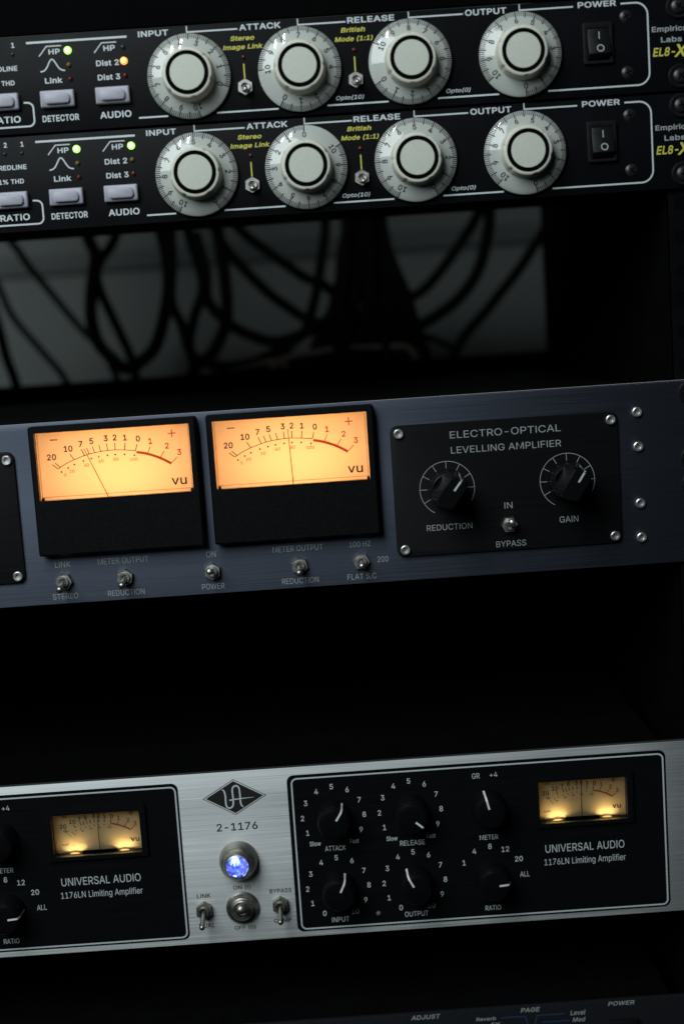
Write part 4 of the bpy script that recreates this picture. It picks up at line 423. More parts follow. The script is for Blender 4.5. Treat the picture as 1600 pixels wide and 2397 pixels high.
    WEIGHTS[_wt] = LT = {' ': (0.21, [])}
    for _ln in _src.strip('\n').split('\n'):
        _p = _ln[2:].split(' ', 1)
        LT[_ln[0]] = (int(_p[0]) / 1000, [[tuple(int(q) / 1000 for q in pt.split(' ')) for pt in lp.split(',')] for lp in _p[1].split('|')])
    d = _wt / 1000
    for c, top in (('I', 0.509), ('l', 0.53)):
        LT[c] = (0.185 + d, [[(0.06 - d, -d), (0.125 + d, -d), (0.125 + d, top + d), (0.06 - d, top + d)]])
_glyph = {}
def glyphs(body, bold, shear, space):
    key = (body, bold, shear, space)
    if key not in _glyph:
        cu = bpy.data.curves.new('lettering', 'CURVE')
        cu.dimensions = '2D'
        cu.fill_mode = 'BOTH'
        wt = WEIGHTS[0 if bold < 0.006 else 10 if bold < 0.016 else 22]
        x = 0.0
        for ch in body:
            adv, loops = wt[ch]
            for lp in loops:
                sp = cu.splines.new('POLY')
                sp.points.add(len(lp) - 1)
                for p, (px, pz) in zip(sp.points, lp):
                    p.co = (x + px, pz, 0, 1)
                sp.use_cyclic_u = True
            x += adv * space
        ob = bpy.data.objects.new('lettering', cu)
        me = bpy.data.meshes.new_from_object(ob)
        vs = [(v.co.x + shear * v.co.y, v.co.y) for v in me.vertices]
        fs = [tuple(p.vertices) for p in me.polygons]
        bpy.data.objects.remove(ob)
        bpy.data.curves.remove(cu)
        bpy.data.meshes.remove(me)
        _glyph[key] = (vs, fs)
    return _glyph[key]

_CAP = {}
def cap_height(bold):
    if bold not in _CAP:
        vs, _ = glyphs('H', bold, 0.0, 1.0)
        ys = [v[1] for v in vs]
        _CAP[bold] = (min(ys), max(ys))
    return _CAP[bold]

def rrect(x0, x1, z0, z1, r, n=6):
    pts = []
    for cx, cz, a0 in ((x1 - r, z1 - r, 0), (x0 + r, z1 - r, 90), (x0 + r, z0 + r, 180), (x1 - r, z0 + r, 270)):
        for i in range(n + 1):
            a = math.radians(a0 + 90 * i / n)
            pts.append((cx + r * math.cos(a), cz + r * math.sin(a)))
    return pts            # counter-clockwise seen from the front

class MB:
    def __init__(self, *mats):
        self.v, self.f, self.mi = [], [], []
        self.mats = list(mats)
        self.cur = 0
        self.marks = []

    def use(self, m):
        if m not in self.mats:
            self.mats.append(m)
        self.cur = self.mats.index(m)
        return self

    def add(self, vs, fs):
        o = len(self.v)
        self.marks.append((o, len(vs), len(self.f), len(fs)))
        self.v += [tuple(q) for q in vs]
        for f in fs:
            self.f.append(tuple(i + o for i in f))
            self.mi.append(self.cur)
        return self

    def box(self, x0, x1, y0, y1, z0, z1):
        vs = [(x, y, z) for z in (z0, z1) for y in (y0, y1) for x in (x0, x1)]
        return self.add(vs, [(0, 2, 3, 1), (4, 5, 7, 6), (0, 1, 5, 4), (1, 3, 7, 5), (3, 2, 6, 7), (2, 0, 4, 6)])

    def prism(self, pts, y0, y1, back=True):
        """front cap at y0 (nearer the camera), back at y1"""
        n = len(pts)
        vs = [(x, y0, z) for x, z in pts] + [(x, y1, z) for x, z in pts]
        fs = [tuple(range(n))]
        if back:
            fs.append(tuple(range(2 * n - 1, n - 1, -1)))
        for i in range(n):
            j = (i + 1) % n
            fs.append((i, n + i, n + j, j))
        return self.add(vs, fs)

    def loft(self, rings, cap_first=True, cap_last=True):
        """rings of 3-D points with equal counts; counter-clockwise from the front, running from back to front or front to back"""
        n = len(rings[0])
        vs = [p for r in rings for p in r]
        fs = []
        for k in range(len(rings) - 1):
            a, b = k * n, (k + 1) * n
            for i in range(n):
                j = (i + 1) % n
                fs.append((a + i, b + i, b + j, a + j))
        if cap_first:
            fs.append(tuple(range(n)))
        if cap_last:
            e = (len(rings) - 1) * n
            fs.append(tuple(e + i for i in range(n - 1, -1, -1)))
        return self.add(vs, fs)

    def frame(self, outer, inner, y0, y1, yin=None):
        """flat ring between two outlines of equal count, front at y0, outer wall back to y1, inner wall back to yin"""
        n = len(outer)
        yin = y1 if yin is None else yin
        vs = [(x, y0, z) for x, z in outer] + [(x, y0, z) for x, z in inner] + [(x, y1, z) for x, z in outer] + [(x, yin, z) for x, z in inner]
        fs = []
        for i in range(n):
            j = (i + 1) % n
            fs += [(i, j, n + j, n + i), (i, 2 * n + i, 2 * n + j, j), (n + i, n + j, 3 * n + j, 3 * n + i)]
        return self.add(vs, fs)

    def lathe(self, prof, n=48, cx=0, cz=0, phase=0.0, fn=None):
        """profile [(r, y)] round the Y axis, front first; r = 0 closes"""
        vs, fs, rings = [], [], []
        for r, y in prof:
            if r <= 1e-9:
                rings.append([len(vs)])
                vs.append((cx, y, cz))
            else:
                rg = []
                for i in range(n):
                    a = phase + 2 * PI * i / n
                    q = r * (fn(a, y, r) if fn else 1.0)
                    rg.append(len(vs))
                    vs.append((cx + q * math.cos(a), y, cz + q * math.sin(a)))
                rings.append(rg)
        for a, b in zip(rings, rings[1:]):
            if len(a) == 1:
                for i in range(n):
                    fs.append((a[0], b[i], b[(i + 1) % n]))
            elif len(b) == 1:
                for i in range(n):
                    fs.append((a[i], b[0], a[(i + 1) % n]))
            else:
                for i in range(n):
                    j = (i + 1) % n
                    fs.append((a[i], b[i], b[j], a[j]))
        return self.add(vs, fs)

    def tube(self, pts, r, n=10, caps=True):
        pts = [Vector(p) for p in pts]
        rs = r if isinstance(r, (list, tuple)) else [r] * len(pts)
        up = None
        rings = []
        for i, p in enumerate(pts):
            t = (pts[min(i + 1, len(pts) - 1)] - pts[max(i - 1, 0)]).normalized()
            if up is None:
                up = t.orthogonal().normalized()
            up = (up - t * up.dot(t)).normalized()
            b = t.cross(up)
            rings.append([tuple(p + (up * math.cos(2 * PI * k / n) + b * math.sin(2 * PI * k / n)) * rs[i]) for k in range(n)])
        return self.loft(rings[::-1], caps, caps)

    def stroke(self, pts, wd, y, closed=False, round_ends=False):
        """flat line of width wd along (x, z) points in the plane y"""
        n = len(pts)
        ws = wd if isinstance(wd, (list, tuple)) else [wd] * n
        L, R = [], []
        for i, (x, z) in enumerate(pts):
            if closed:
                a, b = pts[i - 1], pts[(i + 1) % n]
            else:
                a, b = pts[max(i - 1, 0)], pts[min(i + 1, n - 1)]
            p = Vector((x, z))
            d1 = (p - Vector(a))
            d2 = (Vector(b) - p)
            d1 = d1.normalized() if d1.length > 1e-9 else d2.normalized()
            d2 = d2.normalized() if d2.length > 1e-9 else d1
            t = (d1 + d2)
            t = t.normalized() if t.length > 1e-6 else d1
            nn = Vector((-t.y, t.x))
            k = ws[i] / 2 / max(0.4, abs(nn.dot(Vector((-d1.y, d1.x)))))
            L.append((x + nn.x * k, y, z + nn.y * k))
            R.append((x - nn.x * k, y, z - nn.y * k))
        m = n if closed else n - 1
        return self.add(L + R, [(i, n + i, n + (i + 1) % n, (i + 1) % n) for i in range(m)])

    def disc(self, cx, cz, r, y, n=20):
        return self.add([(cx + r * math.cos(2 * PI * i / n), y, cz + r * math.sin(2 * PI * i / n)) for i in range(n)], [tuple(range(n))])

    def text(self, body, x0, z0, x1, z1, y, bold=0.012, shear=0.0, space=1.0, rotz=0.0, about=None):
        """lettering whose baseline is z0, capital height reaches z1 and which spans x0..x1"""
        vs, fs = glyphs(body, bold, shear, space)
        if not vs:
            return self
        xa, xb = min(v[0] for v in vs), max(v[0] for v in vs)
        ca, cb = cap_height(bold)
        sx = (x1 - x0) / (xb - xa)
        sz = (z1 - z0) / (cb - ca)
        out = []
        for vx, vy in vs:
            X, Z = x0 + (vx - xa) * sx, z0 + (vy - ca) * sz
            if rotz:
                ax, az = about
                dx, dz = X - ax, Z - az
                X, Z = ax + dx * math.cos(rotz) + dz * math.sin(rotz), az - dx * math.sin(rotz) + dz * math.cos(rotz)
            out.append((X, y, Z))
        return self.add(out, fs)

    def ctext(self, body, cx, cz, h, y, wscale=1.0, **k):
        """lettering centred on (cx, cz), capital height h"""
        vs, fs = glyphs(body, k.get('bold', 0.012), k.get('shear', 0.0), k.get('space', 1.0))
        ca, cb = cap_height(k.get('bold', 0.012))
        wd = (max(v[0] for v in vs) - min(v[0] for v in vs)) * h / (cb - ca) * wscale
        return self.text(body, cx - wd / 2, cz - h / 2, cx + wd / 2, cz + h / 2, y, **k)

    def build(self, name, parent=None, loc=(0, 0, 0), bevel=0.0, segs=2, smooth=True, ang=32):
        me = bpy.data.meshes.new(name)
        me.from_pydata([(a * MM, b * MM, c * MM) for a, b, c in self.v], [], self.f)
        for m in self.mats:
            me.materials.append(m)
        me.polygons.foreach_set('material_index', self.mi)
        if bevel:
            bm = bmesh.new()
            bm.from_mesh(me)
            bmesh.ops.remove_doubles(bm, verts=bm.verts, dist=1e-7)
            es = [e for e in bm.edges if len(e.link_faces) == 2 and e.calc_face_angle(0) > math.radians(40)]
            bmesh.ops.bevel(bm, geom=es, offset=bevel * MM, segments=segs, profile=0.5, affect='EDGES', clamp_overlap=True)
            bm.to_mesh(me)
            bm.free()
        if smooth:
            me.polygons.foreach_set('use_smooth', [True] * len(me.polygons))
            me.set_sharp_from_angle(angle=math.radians(ang))
        me.update()
        return place(me, name, parent, loc)

def build_apart(mb, name, parent, loc=(0, 0, 0)):
    """one mesh for each cluster of lettering or lines that stand apart from the others"""
    box = []
    for o, n, _, _ in mb.marks:
        q = mb.v[o:o + n]
        box.append((min(a[0] for a in q), max(a[0] for a in q), min(a[2] for a in q), max(a[2] for a in q)))
    root = list(range(len(box)))
    def find(i):
        while root[i] != i:
            i = root[i]
        return i
    for i in range(len(box)):
        for j in range(i):
            a, b = box[i], box[j]
            gx, gz = max(0, a[0] - b[1], b[0] - a[1]), max(0, a[2] - b[3], b[2] - a[3])
            if math.hypot(gx, gz) < 6.5:
                root[find(i)] = find(j)
    out = []
    for k in sorted({find(i) for i in range(len(box))}):
        m = MB(*mb.mats)
        for i, (o, n, f0, nf) in enumerate(mb.marks):
            if find(i) == k and nf:
                m.cur = mb.mi[f0]
                m.add(mb.v[o:o + n], [tuple(c - o for c in f) for f in mb.f[f0:f0 + nf]])
        out.append(m.build(name, parent, loc, smooth=False))
    return out

def place(me, name, parent=None, loc=(0, 0, 0), ry=0.0):
    o = bpy.data.objects.new(name, me)
    C.objects.link(o)
    o.location = Vector(loc) * MM
    o.rotation_euler = (0, ry, 0)
    if parent:
        o.parent = parent
    return o

def copy_part(o, parent, loc=None, ry=None):
    """a copy of a part with copies of its sub-parts, sharing the meshes"""
    c = o.copy()
    C.objects.link(c)
    c.parent = parent
    if loc is not None:
        c.location = Vector(loc) * MM
    if ry is not None:
        c.rotation_euler = (0, ry, 0)
    for ch in list(o.children):
        d = ch.copy()
        C.objects.link(d)
        d.parent = c
    return c

def thing(name, label, cat, loc=(0, 0, 0), group=None):
    o = bpy.data.objects.new(name, None)
    C.objects.link(o)
    o.empty_display_size = 0.02
    o.location = Vector(loc) * MM
    o['label'] = label
    o['category'] = cat
    if group:
        o['group'] = group
    return o

def tag(o, label, cat, group=None):
    o['label'] = label
    o['category'] = cat
    if group:
        o['group'] = group
    return o

def holed_plate(mb, x0, x1, z0, z1, y0, y1, holes):
    """a plate with rectangular holes, welded so that only real edges bevel"""
    xs = sorted({x0, x1, *[h[0] for h in holes], *[h[1] for h in holes]})
    zs = sorted({z0, z1, *[h[2] for h in holes], *[h[3] for h in holes]})
    nx, nz = len(xs), len(zs)
    solid = lambda i, k: 0 <= i < nx - 1 and 0 <= k < nz - 1 and not any(
        h[0] <= (xs[i] + xs[i + 1]) / 2 <= h[1] and h[2] <= (zs[k] + zs[k + 1]) / 2 <= h[3] for h in holes)
    idx = lambda i, k, b: (k * nx + i) * 2 + b
    vs = [(xs[i], (y0, y1)[b], zs[k]) for k in range(nz) for i in range(nx) for b in (0, 1)]
    fs = []
    for i in range(nx - 1):
        for k in range(nz - 1):
            if not solid(i, k):
                continue
            fs.append((idx(i, k, 0), idx(i + 1, k, 0), idx(i + 1, k + 1, 0), idx(i, k + 1, 0)))
            fs.append((idx(i, k, 1), idx(i, k + 1, 1), idx(i + 1, k + 1, 1), idx(i + 1, k, 1)))
            if not solid(i - 1, k): fs.append((idx(i, k, 0), idx(i, k + 1, 0), idx(i, k + 1, 1), idx(i, k, 1)))
            if not solid(i + 1, k): fs.append((idx(i + 1, k, 0), idx(i + 1, k, 1), idx(i + 1, k + 1, 1), idx(i + 1, k + 1, 0)))
            if not solid(i, k - 1): fs.append((idx(i, k, 0), idx(i, k, 1), idx(i + 1, k, 1), idx(i + 1, k, 0)))
            if not solid(i, k + 1): fs.append((idx(i, k + 1, 0), idx(i + 1, k + 1, 0), idx(i + 1, k + 1, 1), idx(i, k + 1, 1)))
    mb.add(vs, fs)
    return mb

U = 44.45
# ------------------------------------------------------------------ the setting: wall behind, rack
wall = MB(M['wall']).box(-1600, 1600, 700, 720, -1300, 700).build('wall')
wall['kind'] = 'structure'
trim = MB(M['wall_trim']).box(-1600, 1600, 694, 700, -70, -50).build('wall_trim', bevel=2)
trim['kind'] = 'structure'
floor = MB(M['black_matte']).box(-1600, 1600, -900, 700, -1310, -1300).build('floor')
floor['kind'] = 'structure'

rack = thing('equipment_rack', 'black equipment rack that holds every amplifier, its punched rail at the right', 'rack', (0, 0, -800))
def rk(mb, name, **k):
    return mb.build(name, rack, (0, 0, 800), **k)
rk(MB(M['black_matte']).box(226.5, 244, 3, 375, -800, 260), 'side_panel')
rk(MB(M['black_matte']).box(-244, -226.5, 3, 375, -800, 260), 'side_panel')
rk(MB(M['black_matte']).box(-226.4, 226.4, 370, 375, -800, -168), 'rear_panel')
rk(MB(M['black_matte']).box(-226.4, 226.4, 300, 375, 3, 10), 'rear_panel')
rk(MB(M['black_matte']).box(-244, 244, -2, 375, 260, 268), 'top_panel')
rk(MB(M['black_matte']).box(-244, 244, -2, 375, -812, -800), 'base_panel')
def rail_mesh(x0, x1):
    mb = MB(M['black_metal'])
    hs = []
    xc = (x0 + x1) / 2 - (0.0)
    for j in range(-3, 14):
        for dz in (6.35, 22.225, 38.1):
            z = -j * U - dz
            hs.append((xc - 2.9, xc + 2.9, z - 2.9, z + 2.9))
    return holed_plate(mb, x0, x1, -795, 258, 2.8, 5.5, hs)
rk(rail_mesh(226.5, 238.7), 'front_rail')
rk(rail_mesh(-238.7, -226.5), 'front_rail')
blank = MB(M['black_matte']).box(-241.3, 241.3, 0, 3, 0.45, 3 * U).build('blank_panel', bevel=0.4)
tag(blank, 'plain black blanking panel above the upper black compressor', 'panel')

# ------------------------------------------------------------------ shared small parts
def hex_pts(r, a0=0.0, n=6):
    return [(r * math.cos(a0 + 2 * PI * i / n), r * math.sin(a0 + 2 * PI * i / n)) for i in range(n)]

def make_toggle(parent, loc, nut_r, lever, tilt, m_nut, m_lever, a0=0.0, washer=None, nut_h=2.0, name='toggle_switch'):
    """hex nut and threaded collar with a bat lever; tilt (dx, dz) is the direction of the lever's tip per unit length"""
    mb = MB(m_nut)
    if washer:
        mb.lathe([(washer * 0.5, -0.5), (washer - 0.2, -0.5), (washer, -0.3), (washer, 0)], 40)
    inner = nut_r * 0.62
    hp = hex_pts(nut_r, a0)
    rp = [(inner * math.cos(a0 + 2 * PI * i / 24), inner * math.sin(a0 + 2 * PI * i / 24)) for i in range(24)]
    hp24 = []
    for i in range(24):
        k, t = divmod(i, 4)
        p, q = hp[k], hp[(k + 1) % 6]
        hp24.append((p[0] + (q[0] - p[0]) * t / 4, p[1] + (q[1] - p[1]) * t / 4))
    h0 = -0.4
    mb.loft([[(x * 0.93, h0 - nut_h, z * 0.93) for x, z in hp24], [(x, h0 - nut_h + 0.45, z) for x, z in hp24], [(x, 0, z) for x, z in hp24]], False, False)
    mb.loft([[(x, h0 - nut_h, z) for x, z in rp], [(x * 0.93, h0 - nut_h, z * 0.93) for x, z in hp24]], False, False)
    # threaded collar with a hollow mouth
    c0 = inner
    mb.lathe([(0.01, h0 - nut_h + 0.6), (c0 * 0.70, h0 - nut_h + 0.2), (c0 * 0.74, h0 - nut_h - 1.3), (c0 * 0.93, h0 - nut_h - 1.3), (c0, h0 - nut_h - 1.0), (c0, h0 - nut_h + 0.3)], 24)
    t = mb.build(name, parent, loc, ang=30)
    dx, dz = tilt
    d = Vector((dx, -1.0, dz)).normalized()
    s = Vector((0, h0 - nut_h - 0.2, 0))
    r0, r1 = lever[1], lever[2]
    L = lever[0]
    pts, rs = [], []
    for q, r in ((0, r0), (0.25, r0 * 1.02), (0.6, (r0 + r1) / 2), (0.8, r1 * 0.98), (0.9, r1), (0.955, r1 * 0.85), (0.99, r1 * 0.45), (1.0, 0.05)):
        pts.append(s + d * L * q)
        rs.append(r)
    MB(m_lever).tube(pts, rs, 16).build('lever', t, ang=60)
    return t

def make_screw(parent, loc, r, m, hex_socket=True, washer=None, name='panel_screw', h=1.2, turn=0.3):
    mb = MB(m)
    if washer:
        mb.use(M['black_plastic']).lathe([(r * 0.9, -0.9), (washer - 0.6, -1.3), (washer, -0.7), (washer, 0)], 32)
        mb.use(m)
    y = -h - (0.8 if washer else 0)
    if hex_socket:
        k = r * 0.46
        prof = [(0, y + 0.9), (k, y + 0.8), (k * 1.05, y + 0.08), (r * 0.80, y), (r * 0.96, y + 0.28), (r, y + 0.7), (r, 0)]
        fn = lambda a, yy, rr: (0.90 + 0.10 * abs(math.cos(3 * (a + turn)))) if rr < r * 0.6 else 1.0
        mb.lathe(prof, 36, fn=fn)
    else:
        mb.lathe([(0, y - 0.35), (r * 0.45, y - 0.28), (r * 0.8, y + 0.1), (r * 0.97, y + 0.5), (r, y + 0.8), (r, 0)], 32)
        mb.use(M['black_matte'])
        for a in (turn, turn + PI / 2):
            c, s = math.cos(a), math.sin(a)
            hw, hl = r * 0.10, r * 0.52
            q = [(-hl, -hw), (hl, -hw), (hl, hw), (-hl, hw)]
            yy = y - 0.39 if a == turn else y - 0.395
            mb.prism([(u * c - v * s, u * s + v * c) for u, v in q], yy, yy + 0.3)
    return mb.build(name, parent, loc)

def make_lamp(parent, loc, r, m, name='indicator_lamp'):
    mb = MB(m)
    if m in CORE:
        mb.use(CORE[m]).lathe([(0, -r * 1.0), (r * 0.35, -r * 0.95), (r * 0.62, -r * 0.8)], 20)
        mb.use(m).lathe([(r * 0.62, -r * 0.8), (r * 0.85, -r * 0.55), (r, -r * 0.2), (r, 0)], 20)
    else:
        mb.lathe([(0, -r * 1.0), (r * 0.45, -r * 0.9), (r * 0.8, -r * 0.62), (r, -r * 0.2), (r, 0)], 20)
    return mb.build(name, parent, loc, ang=60)

# ------------------------------------------------------------------ 1U black compressors with white dials
IN = -0.09            # ink lies a tenth of a millimetre proud of its panel
def el_knob(parent, loc, val):
    a = math.radians(30 * val)
    r0 = 19.2
    # skirt (the knob's own mesh is the ivory grip)
    fn = lambda ang, y, r: 1.0 - 0.045 * max(0.0, math.cos(6 * (ang - PI / 2))) ** 14 if 10.9 < r and y < -4.7 else 1.0
    g = MB(M['ivory'])
    g.lathe([(9.6, -11.62), (10.5, -11.6), (11.05, -11.35), (11.35, -10.8), (11.5, -9.0), (11.8, -6.5), (12.2, -4.6), (12.4, -3.6)], 120, fn=fn)
    knob = g.build('control_knob', parent, loc, ang=50)
    knob.rotation_euler = (0, a, 0)
    MB(M['skirt']).lathe([(12.0, -4.7), (12.6, -4.55), (17.0, -3.1), (18.7, -2.35), (19.15, -2.0), (19.2, -1.6), (19.0, -1.2), (17, -0.9)], 96).build('dial_skirt', knob, ang=60)
    c = MB(M['black_matte'])
    c.lathe([(7.7, -11.75), (7.85, -11.78), (9.7, -11.78), (9.85, -11.58)], 64)
    c.build('black_ring', knob)
    MB(M['ivory_cap']).lathe([(0, -11.81), (7.4, -11.91), (7.8, -11.88), (7.95, -11.65)], 64).build('cap', knob)
    k = MB(M['black_ink'])
    def ysk(r):            # skirt surface
        if r > 18.7: return -2.35 + (r - 18.7) * 0.78
        if r > 17.0: return -3.1 + (r - 17.0) * 0.441
        return -4.55 + (r - 12.6) * 0.3295
    def tick(ang, ra, rb, wd):
        ca, sa = math.sin(ang), math.cos(ang)
        tx, tz = sa, -ca
        vs = []
        rr = [ra, 18.7, 17.0, rb] if ra > 18.7 and rb < 17.0 else ([ra, 18.7, rb] if ra > 18.7 else [ra, rb])
        for r in rr:
            for s in (-1, 1):
                vs.append((r * ca + s * tx * wd / 2, ysk(r) - 0.06, r * sa + s * tz * wd / 2))
        k.add(vs, [(2 * i, 2 * i + 2, 2 * i + 3, 2 * i + 1) for i in range(len(rr) - 1)])
    for i in range(0, 101):
        ang = math.radians(-30 * i / 10)
        if i % 5 == 0:
            tick(ang, 19.12, 16.2, 0.6)
        else:
            tick(ang, 19.12, 16.9, 0.38)
    for n in range(11):
        ang = math.radians(-30 * n)
        rad = 14.7
        mb2 = MB()
        mb2.ctext(str(n), 0, 0, 2.55, 0, wscale=1.0, bold=0.02)
        ca, sa = math.sin(ang), math.cos(ang)
        vs = []
        for x, y, z in mb2.v:
            rr = rad + z
            X, Z = rr * ca + x * sa, rr * sa - x * ca
            vs.append((X, ysk(math.hypot(X, Z)) - 0.07, Z))
        k.add(vs, mb2.f)
    k.build('dial_scale', knob, smooth=False)
    return knob

def push_button(parent, x0, x1, z0, z1):
    b = MB(M['button'])
    r1 = rrect(x0, x1, z0, z1, 0.5, 3)
    r2 = rrect(x0 + 0.5, x1 - 0.5, z0 + 0.5, z1 - 0.5, 0.5, 3)
    b.loft([[(x, -3.0, z) for x, z in r2], [(x, -2.4, z) for x, z in r1], [(x, 0, z) for x, z in r1]], True, False)
    bt = b.build('push_button', parent, ang=50)
    c = MB(M['button'])
    ra = rrect(x0 + 2.0, x1 - 2.0, z0 + 1.2, z1 - 1.2, 2.0, 6)
    rb = rrect(x0 + 2.7, x1 - 2.7, z0 + 1.8, z1 - 1.8, 1.8, 6)
    c.loft([[(x, -4.6, z) for x, z in rb], [(x, -4.2, z) for x, z in ra], [(x, -2.9, z) for x, z in ra]], True, False)
    c.build('button_cap', bt, ang=60)
    return bt

def compressor(top, label, vals, lamps, ratio_leds):
    root = thing('rack_compressor', label, 'compressor', (0, 0, top - 43.9), 'black rack compressors with white dials')
    dz = 43.9
    P = lambda mb, name, par=None, **k: mb.build(name, par or root, (0, 0, dz) if par is None else (0, 0, 0), **k)
    fp = P(MB(M['black_panel']).box(-241.3, 241.3, 0, 3, -43.9, -0.45), 'faceplate', bevel=0.35)
    ch = MB(M['black_matte']).box(-218, 222, 3.1, 180, -33.5, -2)
    P(ch, 'chassis', bevel=0.5)
    t = MB(M['white_ink'])
    y = IN
    T = lambda s, x0, z0, x1, z1, **k: t.text(s, x0, z0, x1, z1, y, **{**dict(bold=0.018), **k})
    tl = MB(M['white_ink'])
    line = lambda pts, wd=0.75, **k: tl.stroke(pts, wd, y, **k)
    line([(-67.3, -3.4), (-21.0, -3.4)], 0.95)
    for dx in (0, 25.45):          # high-pass pictograms
        line([(-61.9 + dx, -9.7), (-58.2 + dx, -5.45), (-51.4 + dx, -5.45)], 0.5)
    T('HP', -57.4, -9.15, -52.2, -6.75)
    T('HP', -32.1, -9.2, -26.8, -6.7)
    bell = [(-61.9 + 11.4 * i / 24, -16.6 + 5.3 * math.exp(-((i - 12) / 5.2) ** 2)) for i in range(25)]
    line(bell, 0.6)
    T('Link', -60.2, -22.0, -52.2, -19.5)
    T('DETECTOR', -62.9, -39.2, -46.0, -36.3)
    T('Dist 2', -36.0, -15.75, -25.5, -13.2)
    T('Dist 3', -35.8, -22.1, -25.4, -19.6)
    T('AUDIO', -36.2, -39.3, -21.7, -36.3)
    T('RATIO', -86.9, -38.6, -73.0, -35.6)
    arc = [(-71.0, -29.9), (-69.4, -30.0)] + [(-69.3 + 2.6 * math.sin(a), -32.6 + 2.6 * math.cos(a)) for a in [i * PI / 16 for i in range(9)]] + \
        [(-69.3 + 2.6 * math.sin(a), -38.0 + 2.6 * math.cos(a)) for a in [PI / 2 + i * PI / 16 for i in range(9)]] + [(-110, -40.6)]
    line(arc, 0.75)
    for x, s in ((-73.5, '1'), (-81.3, '2'), (-89, '3')):
        t.ctext(s, x, -3.95, 2.3, y, bold=0.018)
    T('REDLINE', -85.4, -15.35, -72.4, -13.15)
    T('1% THD', -85.9, -21.75, -74.2, -19.6)
    T('INPUT', -15.7, -4.05, -1.8, -1.45)
    T('ATTACK', 31.0, -4.05, 50.0, -1.35)
    T('RELEASE', 80.8, -4.0, 102.5, -1.35)
    T('OUTPUT', 135.2, -4.15, 154.3, -1.45)
    T('POWER', 187.3, -4.0, 205.0, -1.4)
    for x, e in ((6.75, 30.1), (57.95, 80.0), (109.1, 134.2), (160.3, 185.1)):
        line([(x + 0.3, -3.2), (e, -3.2)], 0.7)
        line([(x, -0.5), (x, -3.55)], 0.55)
    for a, b in ((-18.4, -4.8), (17.9, 46.5), (69.2, 97.6), (120.6, 149.0)):
        line([(a, -40.1), (b, -40.1)], 0.75)
    cr = [(207.1, -3.2)] + [(213.9 + 5.5 * math.sin(a), -8.7 + 5.5 * math.cos(a)) for a in [i * PI / 16 for i in range(9)]] + \
        [(213.9 + 5.5 * math.sin(a), -34.65 + 5.5 * math.cos(a)) for a in [PI / 2 + i * PI / 16 for i in range(9)]] + [(171.9, -40.15)]
    line(cr, 0.75)
    t.text('Opto(10)', 73.4, -38.0, 86.4, -36.2, y, bold=0.012, shear=0.22)
    t.text('Opto(0)', 124.6, -38.05, 135.9, -36.25, y, bold=0.012, shear=0.22)
    t.use(M['grey_ink'])
    t.text('Empirical', 221.1, -16.9, 238.6, -14.5, y, bold=0.018)
    t.text('Labs', 225.2, -21.75, 234.9, -19.3, y, bold=0.018)
    build_apart(t, 'white_lettering', fp)
    build_apart(tl, 'white_line', fp)
    t = MB(M['yellow_ink'])
    t.text('Stereo', 26.5, -8.45, 37.6, -6.35, y, bold=0.02, shear=0.2)
    t.text('Image Link', 22.8, -12.35, 41.2, -10.25, y, bold=0.02, shear=0.2)
    t.text('British', 77.5, -7.95, 88.8, -5.85, y, bold=0.02, shear=0.2)
    t.text('Mode (1:1)', 74.5, -11.95, 92.1, -9.85, y, bold=0.02, shear=0.2)
    t.text('EL8-', 221.2, -27.9, 231.6, -24.0, y, bold=0.03, shear=0.22)
    t.text('X', 231.2, -28.6, 237.4, -22.9, y, bold=0.03, shear=0.22)
    for x in (31.85, 83.1):
        t.stroke([(x, -18.9), (x, -26.3)], 0.6, y)
    build_apart(t, 'yellow_lettering', fp)
    # knobs
    for x, v in zip((6.4, 57.5, 108.6, 159.6), vals):
        el_knob(root, (x, 0, dz - 23.2), v)
    # toggles, lever down
    for x in (31.8, 83.0):
        make_toggle(root, (x, 0, dz - 29.55), 3.9, (9.0, 0.85, 1.25), (0.06, -0.34), M['nickel'], M['nickel'], a0=0.5, nut_h=1.6)
    for x0, x1 in ((-62.7, -47.1), (-37.2, -21.6), (-88.4, -72.8)):
        b = push_button(root, x0, x1, -33.1, -25.6)
        b.location = (0, 0, dz * MM)
    for (x, z), m in lamps:
        make_lamp(root, (x, 0, dz + z), 1.75 if m.name.startswith('lit') else 1.2, m)
    for x in ratio_leds:
        make_lamp(root, (x, 0, dz - 8.0), 0.9, M['led_off_green'])
    make_lamp(root, (31.9, 0, dz - 15.9), 0.95, M['led_off_red'])
    make_lamp(root, (83.08, 0, dz - 15.9), 0.95, M['led_off_orange'])
    # rocker
    f = MB(M['black_plastic'])
    f.frame(rrect(188.9, 202.6, -29.5, -11.0, 0.7, 3), rrect(190.9, 201.1, -28.2, -13.6, 0.3, 3), -1.6, 0, 0.0)
    f.box(190.9, 201.1, -0.3, -0.2, -28.2, -13.6)
    rs = P(f, 'power_rocker', bevel=0.25)
    q = MB(M['black_plastic'])
    prof = [(-13.8, -0.4), (-13.8, -1.7), (-19.6, -2.3), (-25.4, -4.3), (-28.0, -0.4)]
    q.loft([[(191.0, yy, zz) for zz, yy in prof], [(201.0, yy, zz) for zz, yy in prof]], True, True)
    rr = P(q, 'rocker', rs, bevel=0.3)
    i = MB(M['grey_ink'])
    yz = lambda z: -2.3 + (-19.6 - z) / 5.8 * (-2.0) - 0.1 if z < -19.6 else -1.7 + (-13.8 - z) / 5.8 * (-0.6) - 0.1
    i.add([(195.9, yz(-18.6), -18.6), (196.45, yz(-18.6), -18.6), (196.45, yz(-15.3), -15.3), (195.9, yz(-15.3), -15.3)], [(0, 1, 2, 3)])
    n = 28
    ro, ri = 1.75, 1.2
